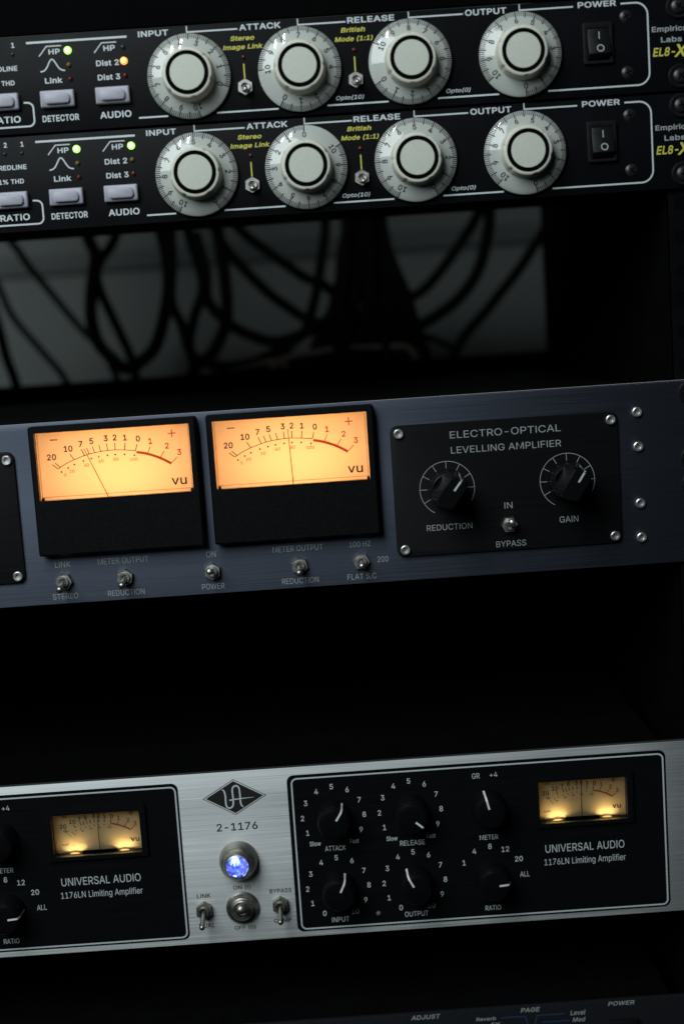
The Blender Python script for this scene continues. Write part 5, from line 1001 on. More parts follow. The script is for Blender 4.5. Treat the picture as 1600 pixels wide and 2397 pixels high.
    vs = [(196.4 + r * math.cos(2 * PI * j / n), yz(-23.0 + r * math.sin(2 * PI * j / n)), -23.0 + r * math.sin(2 * PI * j / n)) for r in (ro, ri) for j in range(n)]
    i.add(vs, [(j, (j + 1) % n, n + (j + 1) % n, n + j) for j in range(n)])
    i.v = [(a, b, c) for a, b, c in i.v]
    P(i, 'rocker_marking', rs, smooth=False)
    for z in (-9.0, -34.1):
        make_screw(root, (209.3, 0, dz + z), 3.0, M['black_screw'], False, name='panel_screw', h=0.5, turn=random.uniform(0.2, 1.3))
    for z in (-6.2, -37.3):
        make_screw(root, (233.4, 0, dz + z), 3.4, M['screw'] if False else M['black_screw'], False, washer=5.6, name='rack_screw', h=1.6, turn=random.uniform(0.2, 1.3))
        make_screw(root, (-233.4, 0, dz + z), 3.4, M['black_screw'], False, washer=5.6, name='rack_screw', h=1.6, turn=random.uniform(0.2, 1.3))
    return root

G, Y_, R_, O_ = M['led_green'], M['led_off_yellow'], M['led_off_red'], M['led_orange']
compressor(0.0, 'upper black compressor with an orange lamp lit beside Dist 2', (3.6, 7.05, 8.0, 5.8),
           [((-48.5, -7.8), G), ((-48.6, -14.3), Y_), ((-48.5, -20.6), R_), ((-23.1, -7.9), M['led_off_green']), ((-23.15, -14.1), O_), ((-23.1, -20.6), R_)], (-74.0, -81.9))
compressor(-U, 'lower black compressor with two green lamps lit, directly above the cable gap', (4.97, 0.0, 5.0, 5.5),
           [((-48.5, -7.8), G), ((-48.6, -14.3), Y_), ((-48.5, -20.6), R_), ((-23.1, -7.9), G), ((-23.15, -14.3), Y_), ((-23.1, -20.6), R_)], (-74.0, -81.9))

# ------------------------------------------------------------------ VU meter artwork, measured on the large meters (origin = dial centre)
ARC = [(-27.3, -2.3), (-23.3, 0.0), (-19.4, 1.6), (-14.3, 3.25), (-9.4, 4.3), (-3.2, 4.92), (0.4, 4.95), (4.9, 4.6), (10.1, 3.98)]
RED = [(10.4, 3.2), (13.0, 2.75), (15.6, 2.05), (18.7, 0.9), (21.6, -0.4), (24.2, -1.85), (26.6, -3.3)]
NUM = [('20', -30.0, 3.45), ('10', -21.8, 7.0), ('7', -15.7, 8.85), ('5', -10.5, 9.9), ('3', -3.6, 10.75), ('2', 0.65, 10.85), ('1', 5.5, 10.5), ('0', 11.65, 9.6)]
RNUM = [('1', 17.35, 8.0), ('2', 25.1, 5.3), ('3', 30.7, 1.9)]
TICK = [((-29.9, -0.1), (-27.4, -2.3)), ((-28.6, 0.6), (-26.3, -1.6)), ((-21.2, 4.4), (-19.35, 1.6)), ((-15.6, 6.35), (-14.3, 3.2)), ((-13.0, 6.8), (-11.95, 3.65)), ((-10.2, 7.25), (-9.35, 4.25)),
        ((-7.1, 7.9), (-6.45, 4.6)), ((-3.4, 8.25), (-3.15, 4.9)), ((0.55, 8.3), (0.4, 4.9)), ((5.4, 8.05), (4.9, 4.55)), ((11.05, 7.05), (10.05, 3.95))]
RTICK = [((17.2, 5.5), (15.65, 2.2)), ((23.7, 2.9), (21.6, 0.0)), ((29.5, -0.4), (26.9, -2.9))]
DOTS = [(-25.95, -3.85), (-22.6, -2.15), (-19.5, -0.75), (-15.1, 0.7), (-11.2, 1.6), (-7.6, 2.25), (-3.45, 2.65), (0.3, 2.8), (4.7, 2.5), (9.3, 1.8)]
SMALL = [('0', -24.3, -5.3), ('20', -20.9, -3.8), ('40', -13.8, -1.4), ('60', -6.7, 0.15), ('80', 0.45, 0.5), ('100', 8.95, -0.1)]

def vu_scale(meter, s, cx, cz, y, bold, small_red, heavy):
    k = MB(M['black_ink'])
    p = lambda q: (cx + q[0] * s, cz + q[1] * s)
    def fine(a):
        out = []
        for i in range(len(a) - 1):
            p0, p1, p2, p3 = a[max(i - 1, 0)], a[i], a[i + 1], a[min(i + 2, len(a) - 1)]
            for j in range(5):
                u = j / 5
                out.append(tuple(0.5 * (2 * p1[c] + (p2[c] - p0[c]) * u + (2 * p0[c] - 5 * p1[c] + 4 * p2[c] - p3[c]) * u * u + (3 * p1[c] - p0[c] - 3 * p2[c] + p3[c]) * u ** 3) for c in (0, 1)))
        return out + [a[-1]]
    wd = 0.26 * heavy
    k.stroke([p(q) for q in fine(ARC)], 0.22 * heavy * (0 if s < 0.9 else 1) + 0.01, y)
    for a, b in TICK:
        k.stroke([p(a), p(b)], wd, y)
    for q in DOTS:
        k.disc(*p(q), 0.45 * s * (1.15 if s < 0.9 else 1), y, 14)
    for n, x, z in NUM:
        k.ctext(n, *p((x, z)), 2.9 * s * (1.3 if s < 0.9 else 1), y, bold=bold, wscale=0.95)
    k.text('vu', cx + 26.0 * s, cz - 13.6 * s, cx + 33.2 * s, cz - 9.2 * s, y, bold=0.008 if s > 0.9 else bold)
    k.stroke([p((-30.1, 11.6)), p((-26.4, 11.6))], 0.3 * heavy, y)
    if s < 0.9:
        for n, x, z in SMALL:
            k.ctext(n, *p((x, z)), 1.5 * s, y, bold=0.03)
        k.ctext('AL19', cx - 29.5 * s, cz - 12.6 * s, 1.0, y, bold=0.03)
    k.build('dial_marking', meter, smooth=False)
    r = MB(M['red_translucent'] if s > 0.9 else M['red_ink'])
    r.stroke([p(q) for q in fine(RED)], 1.25 * s * (1.0 if s > 0.9 else 0.9), y)
    for a, b in RTICK:
        r.stroke([p(a), p(b)], wd * 0.95, y)
    for n, x, z in RNUM:
        r.ctext(n, *p((x, z)), 2.9 * s * (1.3 if s < 0.9 else 1), y, bold=bold, wscale=0.95)
    if s > 0.9:
        for n, x, z in SMALL:
            r.ctext(n, *p((x, z)), 1.5, y, bold=0.012)
    r.stroke([p((25.9, 11.1)), p((29.7, 11.1))], 0.3 * heavy, y)
    r.stroke([p((27.8, 9.2)), p((27.8, 13.0))], 0.3 * heavy, y - 0.01)
    r.build('red_marking', meter, smooth=False)

def warm_lamp(meter, name, loc, sx, sy, power, color, ry=0.0, rx=-PI / 2):
    d = bpy.data.lights.new(name, 'AREA')
    d.shape = 'RECTANGLE'
    d.size, d.size_y = sx * MM, sy * MM
    d.energy = power
    d.color = color
    o = bpy.data.objects.new(name, d)
    C.objects.link(o)
    o.parent = meter
    o.location = Vector(loc) * MM
    o.rotation_euler = (rx, 0, ry)
    return o

# ------------------------------------------------------------------ 2U blue-grey levelling amplifier
LA0 = -6 * U + 0.4          # bottom edge of its panel
la = thing('levelling_amplifier', 'blue-grey brushed two-channel amplifier with two large glowing orange meters', 'amplifier', (0, 0, LA0))
up = -LA0
LP = lambda mb, name, par=None, **k: mb.build(name, par or la, (0, 0, up) if par is None else (0, 0, 0), **k)
mx = (-42.8, 41.4)
WX, WZ = 37.0, (-215.0, -182.6)
mb = MB(M['blue_alu'])
holed_plate(mb, -241.3, 241.3, -6 * U + 0.4, -4 * U - 0.4, 0, 3, [(c - 37.5, c + 37.5, -216, -182) for c in mx])
la_face = LP(mb, 'faceplate', bevel=0.45)
ze = -4 * U - 0.4
ce = MB(M['la_edge_highlight']).add([(x, q, z) for x in (-241.0, 241.0) for q, z in ((-0.02, ze - 0.50), (0.62, ze + 0.06), (2.9, ze + 0.06))], [(0, 3, 4, 1), (1, 4, 5, 2)])  # strip laid over the top bevel, its highlight put into the colour
LP(ce, 'cut_edge', la_face, smooth=False)
ch = MB(M['black_metal'])
holed_plate(ch, -214, 214, -6 * U + 2, -4 * U - 2.5, 3.1, 4.1, [(c - 37.5, c + 37.5, -216, -182) for c in mx])
ch.box(-214, 214, 4.1, 330, -4 * U - 3.7, -4 * U - 2.5).box(-214, 214, 4.1, 330, -6 * U + 2, -6 * U + 3.2)
ch.box(-214, -212.8, 4.1, 330, -6 * U + 3.2, -4 * U - 3.7).box(212.8, 214, 4.1, 330, -6 * U + 3.2, -4 * U - 3.7).box(-212.8, 212.8, 328.8, 330, -6 * U + 3.2, -4 * U - 3.7)
LP(ch, 'chassis')
t = MB(M['grey_ink'])
TL = lambda s, x0, z0, x1, z1: t.text(s, x0, z0, x1, z1, IN, bold=0.004)
TL('LINK', -76.7, -248.3, -69.3, -245.5)
TL('STEREO', -79.2, -263.9, -66.9, -261.2)
TL('METER OUTPUT', -56.0, -248.25, -31.6, -245.5)
TL('REDUCTION', -52.5, -264.05, -34.7, -261.3)
TL('ON', -3.6, -248.25, 1.0, -245.4)
TL('POWER', -6.8, -264.0, 4.1, -261.25)
TL('METER OUTPUT', 28.6, -248.2, 52.9, -245.45)
TL('REDUCTION', 32.0, -264.0, 49.8, -261.3)
TL('100 HZ', 65.7, -248.1, 76.0, -245.5)
TL('200', 78.8, -256.3, 84.1, -253.5)
TL('FLAT S.C', 63.8, -264.1, 77.9, -261.3)
build_apart(t, 'panel_lettering', la_face)

def control_plate(x0, x1, full):
    p = MB(M['plate_black']).prism(rrect(x0, x1, -254.4, -190.8, 3.6), -1.5, 0.0, False)
    pl = LP(p, 'control_plate', bevel=0.2)
    for x in (x0 + 4.0, x1 - 3.4):
        for z in (-194.75, -251.0):
            make_screw(pl, (x, -1.5, z), 2.45, M['screw'], True, name='plate_screw', h=1.4, turn=random.uniform(0, 1))
    return pl

def la_knob(parent, loc, ang, ty):
    k = MB(M['knob_gloss'])
    k.lathe([(7.6, -9.5), (8.4, -9.3), (9.0, -7.5), (9.3, -0.4), (9.2, 0)], 64)
    # tapered grip bar, pointed towards its mark
    def ring(y, hw, l0, l1):
        pts = []
        for i in range(13):
            a = -PI / 2 + PI * i / 12
            pts.append((hw * math.sin(-a) , l1 - hw * 0.62 + hw * 0.62 * math.cos(a)))
        for i in range(13):
            a = PI / 2 + PI * i / 12
            pts.append((hw * math.sin(-a), -(l0 - hw * 0.62) + hw * 0.62 * math.cos(a)))
        pts = [(x, z) for x, z in pts]
        return [(x, y, z) for x, z in pts][::-1]
    k.loft([ring(-24.5, 4.1, 7.0, 7.4), ring(-24.0, 4.6, 7.5, 7.8), ring(-16.0, 5.0, 8.0, 8.2), ring(-9.0, 6.6, 8.5, 8.7)], True, False)
    ob = k.build('control_knob', parent, loc, ang=40)
    ob.rotation_euler = (0, ang, 0)
    w_ = MB(M['white_ink'])
    hw = 0.42
    path = [(-24.58, 1.9), (-24.58, 6.9), (-24.2, 7.9), (-16.0, 8.30), (-9.4, 8.80), (-9.3, 8.9), (-7.5, 9.15), (-1.0, 9.42)]
    w_.add([(s * hw, yy, zz) for yy, zz in path for s in (-1, 1)], [(2 * i, 2 * i + 1, 2 * i + 3, 2 * i + 2) for i in range(len(path) - 1)])
    w_.build('pointer_line', ob, smooth=False)
    return ob

def knob_dial(t, cx, cz, y):
    pts = [(cx + 13.15 * math.sin(math.radians(a)), cz + 13.15 * math.cos(math.radians(a))) for a in range(-150, 151, 4)] 
    t.stroke(pts, 0.28, y)
    for i in range(11):
        a = math.radians(-150 + 30 * i)
        r0 = 9.7
        if i in (0, 10):
            continue
        t.stroke([(cx + 13.1 * math.sin(a), cz + 13.1 * math.cos(a)), (cx + r0 * math.sin(a), cz + r0 * math.cos(a))], 0.28, y - 0.01)

pr = control_plate(88.6, 197.6, True)
t = MB(M['grey_ink'])
yy = -1.5 + IN
t.text('ELECTRO-OPTICAL', 117.1, -198.55, 170.2, -195.2, yy, bold=0.005)
t.text('LEVELLING AMPLIFIER', 117.2, -205.85, 170.1, -202.65, yy, bold=0.004)
t.text('REDUCTION', 103.5, -242.55, 125.5, -239.7, yy, bold=0.003)
t.text('GAIN', 167.7, -242.8, 176.8, -239.8, yy, bold=0.003)
t.text('IN', 141.4, -234.1, 145.3, -231.1, yy, bold=0.003)
t.text('BYPASS', 136.5, -252.7, 151.0, -249.8, yy, bold=0.003)
knob_dial(t, 114.4, -222.5, yy)
knob_dial(t, 172.3, -222.5, yy)
build_apart(t, 'plate_lettering', pr)
la_knob(la, (114.4, -1.5, up - 222.5), math.radians(38), 0)
la_knob(la, (172.3, -1.5, up - 222.5), math.radians(33), 0)
make_toggle(la, (143.2, -1.5, up - 241.9), 4.1, (9.5, 1.05, 1.6), (0.03, 0.32), M['nickel'], M['nickel'], a0=0.0)
pl_ = control_plate(-200.3, -91.2, False)
for z in (-192.0, -208.6, -236.1, -252.8):
    make_screw(la, (207.3, 0, up + z), 2.5, M['screw'], True, h=1.4, turn=random.uniform(0, 1))
for z in (6.35, 38.1, 50.8, 82.55):
    make_screw(la, (233.4, 0, up - 4 * U - z), 3.6, M['black_screw'], False, washer=6.0, name='rack_screw', h=1.8, turn=0.7)
    make_screw(la, (-233.4, 0, up - 4 * U - z), 3.6, M['black_screw'], False, washer=6.0, name='rack_screw', h=1.8, turn=0.4)
for x, tl in ((-73.0, (-0.06, -0.30)), (-43.5, (-0.04, -0.30)), (-1.2, (-0.05, 0.20)), (41.0, (0.0, -0.27)), (70.9, (0.02, -0.10))):
    make_toggle(la, (x, 0, up - 255.1), 4.3, (9.5, 1.05, 1.6), tl, M['nickel'], M['nickel'], a0=random.uniform(-0.2, 0.3) + (PI / 6 if x in (-43.5, -1.2, 41.0) else 0), nut_h=2.2)

def big_meter(cx, swing):
    """housing in front of the panel, dial lit from behind by a lamp in a white box"""
    x0, x1, z0, z1 = -39.7, 39.7, -241.6, -179.5
    loc = (cx, 0, up)
    m = MB(M['meter_black'])
    ri = rrect(-36.9, 36.4, WZ[0], WZ[1], 0.5, 4)
    ro = rrect(x0 + 0.9, x1 - 0.9, z0 + 0.9, z1 - 0.9, 0.8, 4)
    rb = rrect(x0, x1, z0, z1, 1.0, 4)
    n = len(ro)
    vs = [(x, -7.0, z) for x, z in ri] + [(x, -7.0, z) for x, z in ro] + [(x, -5.9, z) for x, z in rb] + [(x, 0, z) for x, z in rb] + [(x, -3.4, z) for x, z in ri]
    fs = []
    for i in range(n):
        j = (i + 1) % n
        fs += [(n + i, n + j, j, i), (2 * n + i, 2 * n + j, n + j, n + i), (3 * n + i, 3 * n + j, 2 * n + j, 2 * n + i), (i, j, 4 * n + j, 4 * n + i)]
    m.add(vs, fs)
    me = m.build('vu_meter', la, loc, ang=30)
    d = MB(M['dial_backlit'])
    d.add([(-37.3, -3.5, -216), (37.3, -3.5, -216), (37.3, -3.5, -182.0), (-37.3, -3.5, -182.0)], [(0, 1, 2, 3)])
    d.build('dial', me, smooth=False)
    b = MB(M['white_plastic'])
    b.box(-37.4, 37.4, 38.0, 39.0, -216, -182).box(-37.4, 37.4, -3.3, 38.0, -182.6, -182.05).box(-37.4, 37.4, -3.3, 38.0, -215.95, -215.4)
    b.box(-37.4, -36.9, -3.3, 38.0, -215.4, -182.6).box(36.9, 37.4, -3.3, 38.0, -215.4, -182.6)
    b.build('light_box', me, smooth=False)
    vu_scale(me, 1.0, 0, -198.0, -3.62, 0.017, True, 1.55)
    # needle: pivots below the visible dial
    piv = (0.0, -226.0)
    L = 37.5
    a = swing
    nd = MB(M['black_ink'])
    tip = (piv[0] + L * math.sin(a), piv[1] + L * math.cos(a))
    st = (piv[0] + 8 * math.sin(a), piv[1] + 8 * math.cos(a))
    nd.tube([(st[0], -4.8, st[1]), (tip[0], -4.8, tip[1])], [0.21, 0.16], 8)
    nd.build('needle', me)
    cl = MB(M['black_plastic'])
    for sx in (-1, 1):
        cl.box(sx * 35.5 - 0.6, sx * 35.5 + 0.6, -5.4, -3.7, WZ[0] + 0.05, WZ[0] + 1.3)
    cl.build('corner_clip', me)
    lg = MB(M['ledge'])
    lg.stroke([(-36.6, WZ[0] + 1.45), (36.1, WZ[0] + 1.45)], 0.22, -3.6)
    lg.stroke([(-36.0, WZ[0] + 1.45), (-36.0, WZ[1] - 0.6)], 0.2, -3.6)
    lg.stroke([(35.6, WZ[0] + 1.45), (35.6, WZ[1] - 0.6)], 0.2, -3.6)
    lg.build('dial_edge_line', me, smooth=False)
    g = MB(M['glass']).box(-36.8, 36.3, -6.4, -5.8, WZ[0] + 0.1, WZ[1] - 0.1)
    g.build('cover_glass', me, smooth=False)
    warm_lamp(me, 'meter_lamp', (1, 25, -203.0), 58, 20, 0.046, (1.0, 0.44, 0.155))
    return me
big_meter(mx[0], math.radians(-22.2))
big_meter(mx[1], math.radians(-1.9))

# ------------------------------------------------------------------ 2U silver limiting amplifier
UA0 = -10 * U + 0.4
ua = thing('limiting_amplifier', 'silver brushed two-channel amplifier with a blue pilot jewel and two small meters', 'amplifier', (0, 0, UA0))
uu = -UA0
UP = lambda mb, name, par=None, **k: mb.build(name, par or ua, (0, 0, uu) if par is None else (0, 0, 0), **k)
CH = (0.0, -241.7)
MC = 173.2
MO = (151.1, 194.9, -393.5, -371.9)
holes = [(MO[0] - 0.6 + c, MO[1] + 0.6 + c, MO[2] - 0.6, MO[3] + 0.6) for c in CH]
mb = MB(M['alu'])
holed_plate(mb, -241.3, 241.3, -10 * U + 0.4, -8 * U - 0.4, 0, 3, holes)
ua_face = UP(mb, 'faceplate', bevel=0.3)
UP(MB(M['alu_edge']).box(-241.2, 241.2, 0.25, 3.0, -8 * U - 0.38, -8 * U - 0.34), 'cut_edge', ua_face)
ch = MB(M['black_matte'])
holed_plate(ch, -214, 214, -10 * U + 2, -8 * U - 2.5, 3.1, 4.1, holes)
ch.box(-214, 214, 4.1, 300, -8 * U - 3.7, -8 * U - 2.5).box(-214, 214, 4.1, 300, -10 * U + 2, -10 * U + 3.2)
ch.box(-214, -212.8, 4.1, 300, -10 * U + 3.2, -8 * U - 3.7).box(212.8, 214, 4.1, 300, -10 * U + 3.2, -8 * U - 3.7).box(-212.8, 212.8, 298.8, 300, -10 * U + 3.2, -8 * U - 3.7)
UP(ch, 'chassis')
t = MB(M['black_ink'])
t.text('2-1176', -9.3, -386.2, 11.0, -382.3, IN, bold=0.008)
t.text('ON (I)', -3.5, -416.9, 5.0, -414.8, IN, bold=0.006)
t.text('OFF (0)', -4.4, -437.9, 6.2, -435.9, IN, bold=0.006)
t.text('LINK', -21.9, -420.1, -15.1, -417.9, IN, bold=0.006)
t.text('DUAL', -21.9, -435.7, -14.2, -433.5, IN, bold=0.006)
t.text('BYPASS', 14.5, -420.1, 25.4, -418.0, IN, bold=0.006)
t.text('COMP', 15.5, -435.7, 24.3, -433.6, IN, bold=0.006)
build_apart(t, 'panel_lettering', ua_face)
e = MB(M['black_ink'])
dm = lambda s: [(0.68 + 15.75 * s, -369.05), (0.68, -369.05 + 9.15 * s), (0.68 - 15.75 * s, -369.05), (0.68, -369.05 - 9.15 * s)]
e.add([(x, IN, z) for x, z in dm(0.90)], [(0, 1, 2, 3)])
e.stroke(dm(0.985), 0.28, IN, closed=True)
e.use(M['white_ink'])
def spline(a, n=6):
    out = []
    for i in range(len(a) - 1):
        p0, p1, p2, p3 = a[max(i - 1, 0)], a[i], a[i + 1], a[min(i + 2, len(a) - 1)]
        for j in range(n):
            u = j / n
            out.append(tuple(0.5 * (2 * p1[c] + (p2[c] - p0[c]) * u + (2 * p0[c] - 5 * p1[c] + 4 * p2[c] - p3[c]) * u * u + (3 * p1[c] - p0[c] - 3 * p2[c] + p3[c]) * u ** 3) for c in range(len(p1))))
    return out + [tuple(a[-1])]
mono = spline([(-5.4, -364.9), (-4.3, -365.5), (-3.75, -368.0), (-3.75, -372.1), (-3.2, -374.0), (-1.75, -374.5), (-0.4, -373.4), (0.0, -370.4), (-0.1, -365.3), (0.8, -363.6), (2.3, -363.4), (3.3, -364.7), (3.5, -367.8), (3.55, -372.0), (4.1, -373.7), (4.8, -374.4)])
wds = [0.35 + 0.45 * min(1, min(i, len(mono) - 1 - i) / 8) for i in range(len(mono))]
e.stroke(mono, wds, IN * 1.6)
e.stroke([(-1.9, -370.5), (1.0, -370.2), (4.4, -369.95), (10.3, -369.7)], [0.7, 0.6, 0.5, 0.15], IN * 1.9)
UP(e, 'diamond_emblem', ua_face, smooth=False)

def ua_knob(parent, loc, ang):
    k = MB(M['knob_black'])
    k.lathe([(0, -12.67), (6.4, -12.67), (7.1, -12.46), (7.5, -11.95), (7.55, -10.94), (7.9, -10.51), (8.0, -9.79), (8.25, -4.32), (8.7, -0.86), (8.6, -0.22), (8.0, 0)], 72)
    ob = k.build('control_knob', parent, loc, ang=34)
    ob.rotation_euler = (0, ang, 0)
    w_ = MB(M['white_paint'])
    hw = 0.5
    path = [(-12.76, 2.4), (-12.76, 6.4), (-12.54, 7.15), (-12.00, 7.62), (-10.97, 7.66), (-10.54, 8.02), (-9.82, 8.12), (-4.35, 8.36), (-2.19, 8.62)]
    w_.add([(s * hw, q, zz) for q, zz in path for s in (-1, 1)], [(2 * i, 2 * i + 1, 2 * i + 3, 2 * i + 2) for i in range(len(path) - 1)])
    w_.build('pointer_line', ob, smooth=False)
    return ob
M['white_paint'] = mat('white_pointer_paint', (0.78, 0.80, 0.80), 0.5)

def small_meter(dx, label):
    loc = (dx, 0, uu)
    x0, x1, z0, z1 = MO
    m = MB(M['meter_black'])
    # proud frame with a bevelled recess running back to the dial
    ro = rrect(x0 - 2.9, x1 + 2.9, z0 - 1.9, z1 + 3.0, 0.6, 3)
    ri = rrect(x0, x1, z0, z1, 0.25, 3)
    rd = rrect(x0 - 0.4, x1 + 0.4, z0 - 0.35, z1 + 0.3, 0.25, 3)
    n = len(ro)
    vs = [(x, -1.7, z) for x, z in ri] + [(x, -1.7, z) for x, z in ro] + [(x, 0, z) for x, z in ro] + [(x, 5.4, z) for x, z in rd]
    fs = []
    for i in range(n):
        j = (i + 1) % n
        fs += [(n + i, n + j, j, i), (2 * n + i, 2 * n + j, n + j, n + i), (i, j, 3 * n + j, 3 * n + i)]
    m.add(vs, fs)
    me = m.build('vu_meter', ua, loc, bevel=0.0)
    MB(M['dial_card']).add([(x0 - 0.5, 5.5, z0 - 2.6), (x1 + 0.5, 5.5, z0 - 2.6), (x1 + 0.5, 5.5, z1 + 0.5), (x0 - 0.5, 5.5, z1 + 0.5)], [(0, 1, 2, 3)]).build('dial', me, smooth=False)
    cx, cz = MC, -382.1
    vu_scale(me, 0.592, cx, cz, 5.38, 0.035, False, 1.5)
    nd = MB(M['black_ink'])
    nd.tube([(cx - 0.2, 4.0, z0 - 1.0), (cx - 0.05, 4.0, -374.6)], [0.22, 0.14], 8)
    nd.build('needle', me)
    mv = MB(M['black_matte']).box(cx - 8.8, cx + 8.6, 2.6, 5.2, z0 - 1.0, z0 + 0.55)
    mv.build('movement_cover', me, bevel=0.3)
    for s, bx in ((0, cx - 12.6), (1, cx + 12.2)):
        b = MB(M['bulb_glass'])
        b.lathe([(0, -0.9), (0.6, -0.7), (0.9, 0), (0.6, 0.7), (0, 0.9)], 14)
        bb = b.build('lamp_bulb', me, (bx, 3.6, z0 - 0.45), ang=60)
        bb.scale = (3.0, 1.0, 0.9)
        warm_lamp(me, 'bulb_light', (bx, 2.9, z0 + 0.05), 7.0, 2.6, 0.0019, (1.0, 0.66, 0.27), rx=PI)
    MB(M['glass']).box(x0 + 0.05, x1 - 0.05, -0.6, -0.1, z0 + 0.05, z1 - 0.05).build('cover_glass', me, smooth=False)
    return me
M['bulb_glass'] = mat('lit_bulb_glass', (0.8, 0.6, 0.3), 0.3, emit=(1.0, 0.62, 0.20), estr=0.9)

def nums_on(t, cx, cz, names, rad, h, y, a0=-150, st=30, rz=None):
    for i, s in enumerate(names):
        if not s:
            continue
        a = math.radians(a0 + st * i)
        t.ctext(s, cx + rad * math.sin(a), cz + (rz or rad) * math.cos(a), h, y, bold=0.006, wscale=0.92)

for c in CH:
    dx = c
    p = MB(M['field_black'])
    hole = (MO[0] - 0.7, MO[1] + 0.7, MO[2] - 0.7, MO[3] + 0.7)
    # painted field: thin sheet with the meter opening cut out
    ro = rrect(27.0, 214.8, -441.3, -360.0, 3.4, 6)
    ri = rrect(*hole, 0.3, 6)
    n = len(ro)
    p.add([(x, -0.06, z) for x, z in ro] + [(x, -0.06, z) for x, z in ri], [(i, (i + 1) % n, n + (i + 1) % n, n + i) for i in range(n)])
    p.add([(x, -0.06, z) for x, z in ro] + [(x, 0.0, z) for x, z in ro], [(i, n + i, n + (i + 1) % n, (i + 1) % n) for i in range(n)])
    fld = p.build('channel_panel', ua, (dx, 0, uu), smooth=False)
    t = MB(M['white_ink'])
    y = -0.14
    MB(M['white_ink']).stroke(rrect(29.3, 213.4, -440.0, -361.9, 2.6, 6), 0.75, y, closed=True).build('border_line', fld, smooth=False)
    ten = ['0', '1', '2', '3', '4', '5', '6', '7', '8', '9', '10']
    mid = ['', '1', '2', '3', '4', '5', '6', '7', '8', '9', '']
    for cx, cz, ns in ((48.85, -382.45, mid), (48.85, -419.2, ten), (87.1, -382.3, mid), (87.15, -419.0, ten)):
        nums_on(t, cx, cz, ns, 15.35, 2.75, y)
    for cx in (48.85, 87.1):
        t.text('Slow', cx - 12.7, -397.1, cx - 7.2, -394.8, y, bold=0.006)
        t.text('Fast', cx + 7.3, -397.0, cx + 11.7, -394.7, y, bold=0.006)
    TT = lambda s, x0, z0, x1, z1: t.text(s, x0, z0, x1, z1, y, bold=0.004)
    TT('ATTACK', 43.6, -400.2, 53.9, -397.6)
    TT('RELEASE', 81.0, -400.1, 93.3, -397.5)
    TT('INPUT', 44.6, -437.5, 53.2, -434.9)
    TT('OUTPUT', 81.2, -437.3, 93.0, -434.7)
    TT('GR', 118.6, -368.1, 122.4, -365.4)
    TT('+4', 127.4, -367.9, 131.2, -365.4)
    TT('METER', 120.8, -399.95, 130.0, -397.5)
    TT('RATIO', 121.7, -436.95, 129.5, -434.4)
    for s, x, z in (('1', 112.3, -411.2), ('4', 117.7, -405.5), ('8', 125.6, -403.5), ('12', 133.2, -405.5), ('20', 139.7, -411.0)):
        t.ctext(s, x, z, 2.75, y, bold=0.006, wscale=0.92)
    t.text('ALL', 139.9, -420.5, 144.7, -417.8, y, bold=0.004)
    t.text('UNIVERSAL AUDIO', 153.2, -408.9, 192.7, -404.9, y, bold=0.004)
    t.text('1176LN Limiting Amplifier', 152.4, -415.4, 193.1, -412.2, y, bold=0.004)
    build_apart(t, 'panel_lettering', fld)
    for x, z, a in ((48.85, -382.45, 33), (48.85, -419.2, 26), (87.1, -382.3, 131), (87.15, -419.0, -27), (125.6, -382.3, -13), (125.6, -419.4, 86)):
        if c < 0 and x < 120:
            continue            # the left channel's other knobs lie outside the picture
        ua_knob(ua, (x + dx, -0.06, uu + z), math.radians(a))
    make_lamp(ua, (68.1 + dx, 0, uu - 434.5), 1.3, M['led_off_grey'])
    small_meter(dx, '')

# pilot jewel
pm = MB(M['dark_nickel'])
pm.lathe([(5.4, -10.34), (6.0, -10.20), (6.6, -9.52), (6.9, -8.84), (7.0, -8.43), (7.6, -7.75), (8.6, -6.53), (9.0, -4.76), (9.6, -2.72), (9.6, -0.34), (9.4, 0)], 64)
pil = pm.build('pilot_lamp', ua, (0.35, 0, uu - 401.2), ang=30)
jb = MB(*JW)
rng = random.Random(11)
rings = [(5.5, -9.93, 16, 0.0), (4.9, -11.29, 16, 0.5), (3.5, -12.31, 12, 0.0), (1.7, -12.85, 6, 0.3)]
vv = []
for r, y, n, ph in rings:
    vv.append([(r * math.cos(2 * PI * (i + ph) / n) * rng.uniform(0.96, 1.02) if r < 5 else r * math.cos(2 * PI * (i + ph) / n), y, r * math.sin(2 * PI * (i + ph) / n)) for i in range(n)])
def bridge(a, b):
    """triangles between two rings of different counts"""
    i = j = 0
    na, nb = len(a), len(b)
    ang = lambda p: math.atan2(p[2], p[0]) % (2 * PI)
    a = sorted(a, key=ang)
    b = sorted(b, key=ang)
    tri = []
    while i < na or j < nb:
        fa = (ang(a[i % na]) + (2 * PI if i >= na else 0)) if i <= na else 99
        fb = (ang(b[j % nb]) + (2 * PI if j >= nb else 0)) if j <= nb else 99
        if (fa <= fb and i < na) or j >= nb:
            tri.append((a[i % na], a[(i + 1) % na], b[j % nb]))
            i += 1
        else:
            tri.append((a[i % na], b[(j + 1) % nb], b[j % nb]))
            j += 1
    return tri
tris = []
for a, b in zip(vv, vv[1:]):
    tris += bridge(a, b)
tris += [(vv[-1][i], vv[-1][(i + 1) % len(vv[-1])], (0, -13.1, 0)) for i in range(len(vv[-1]))]
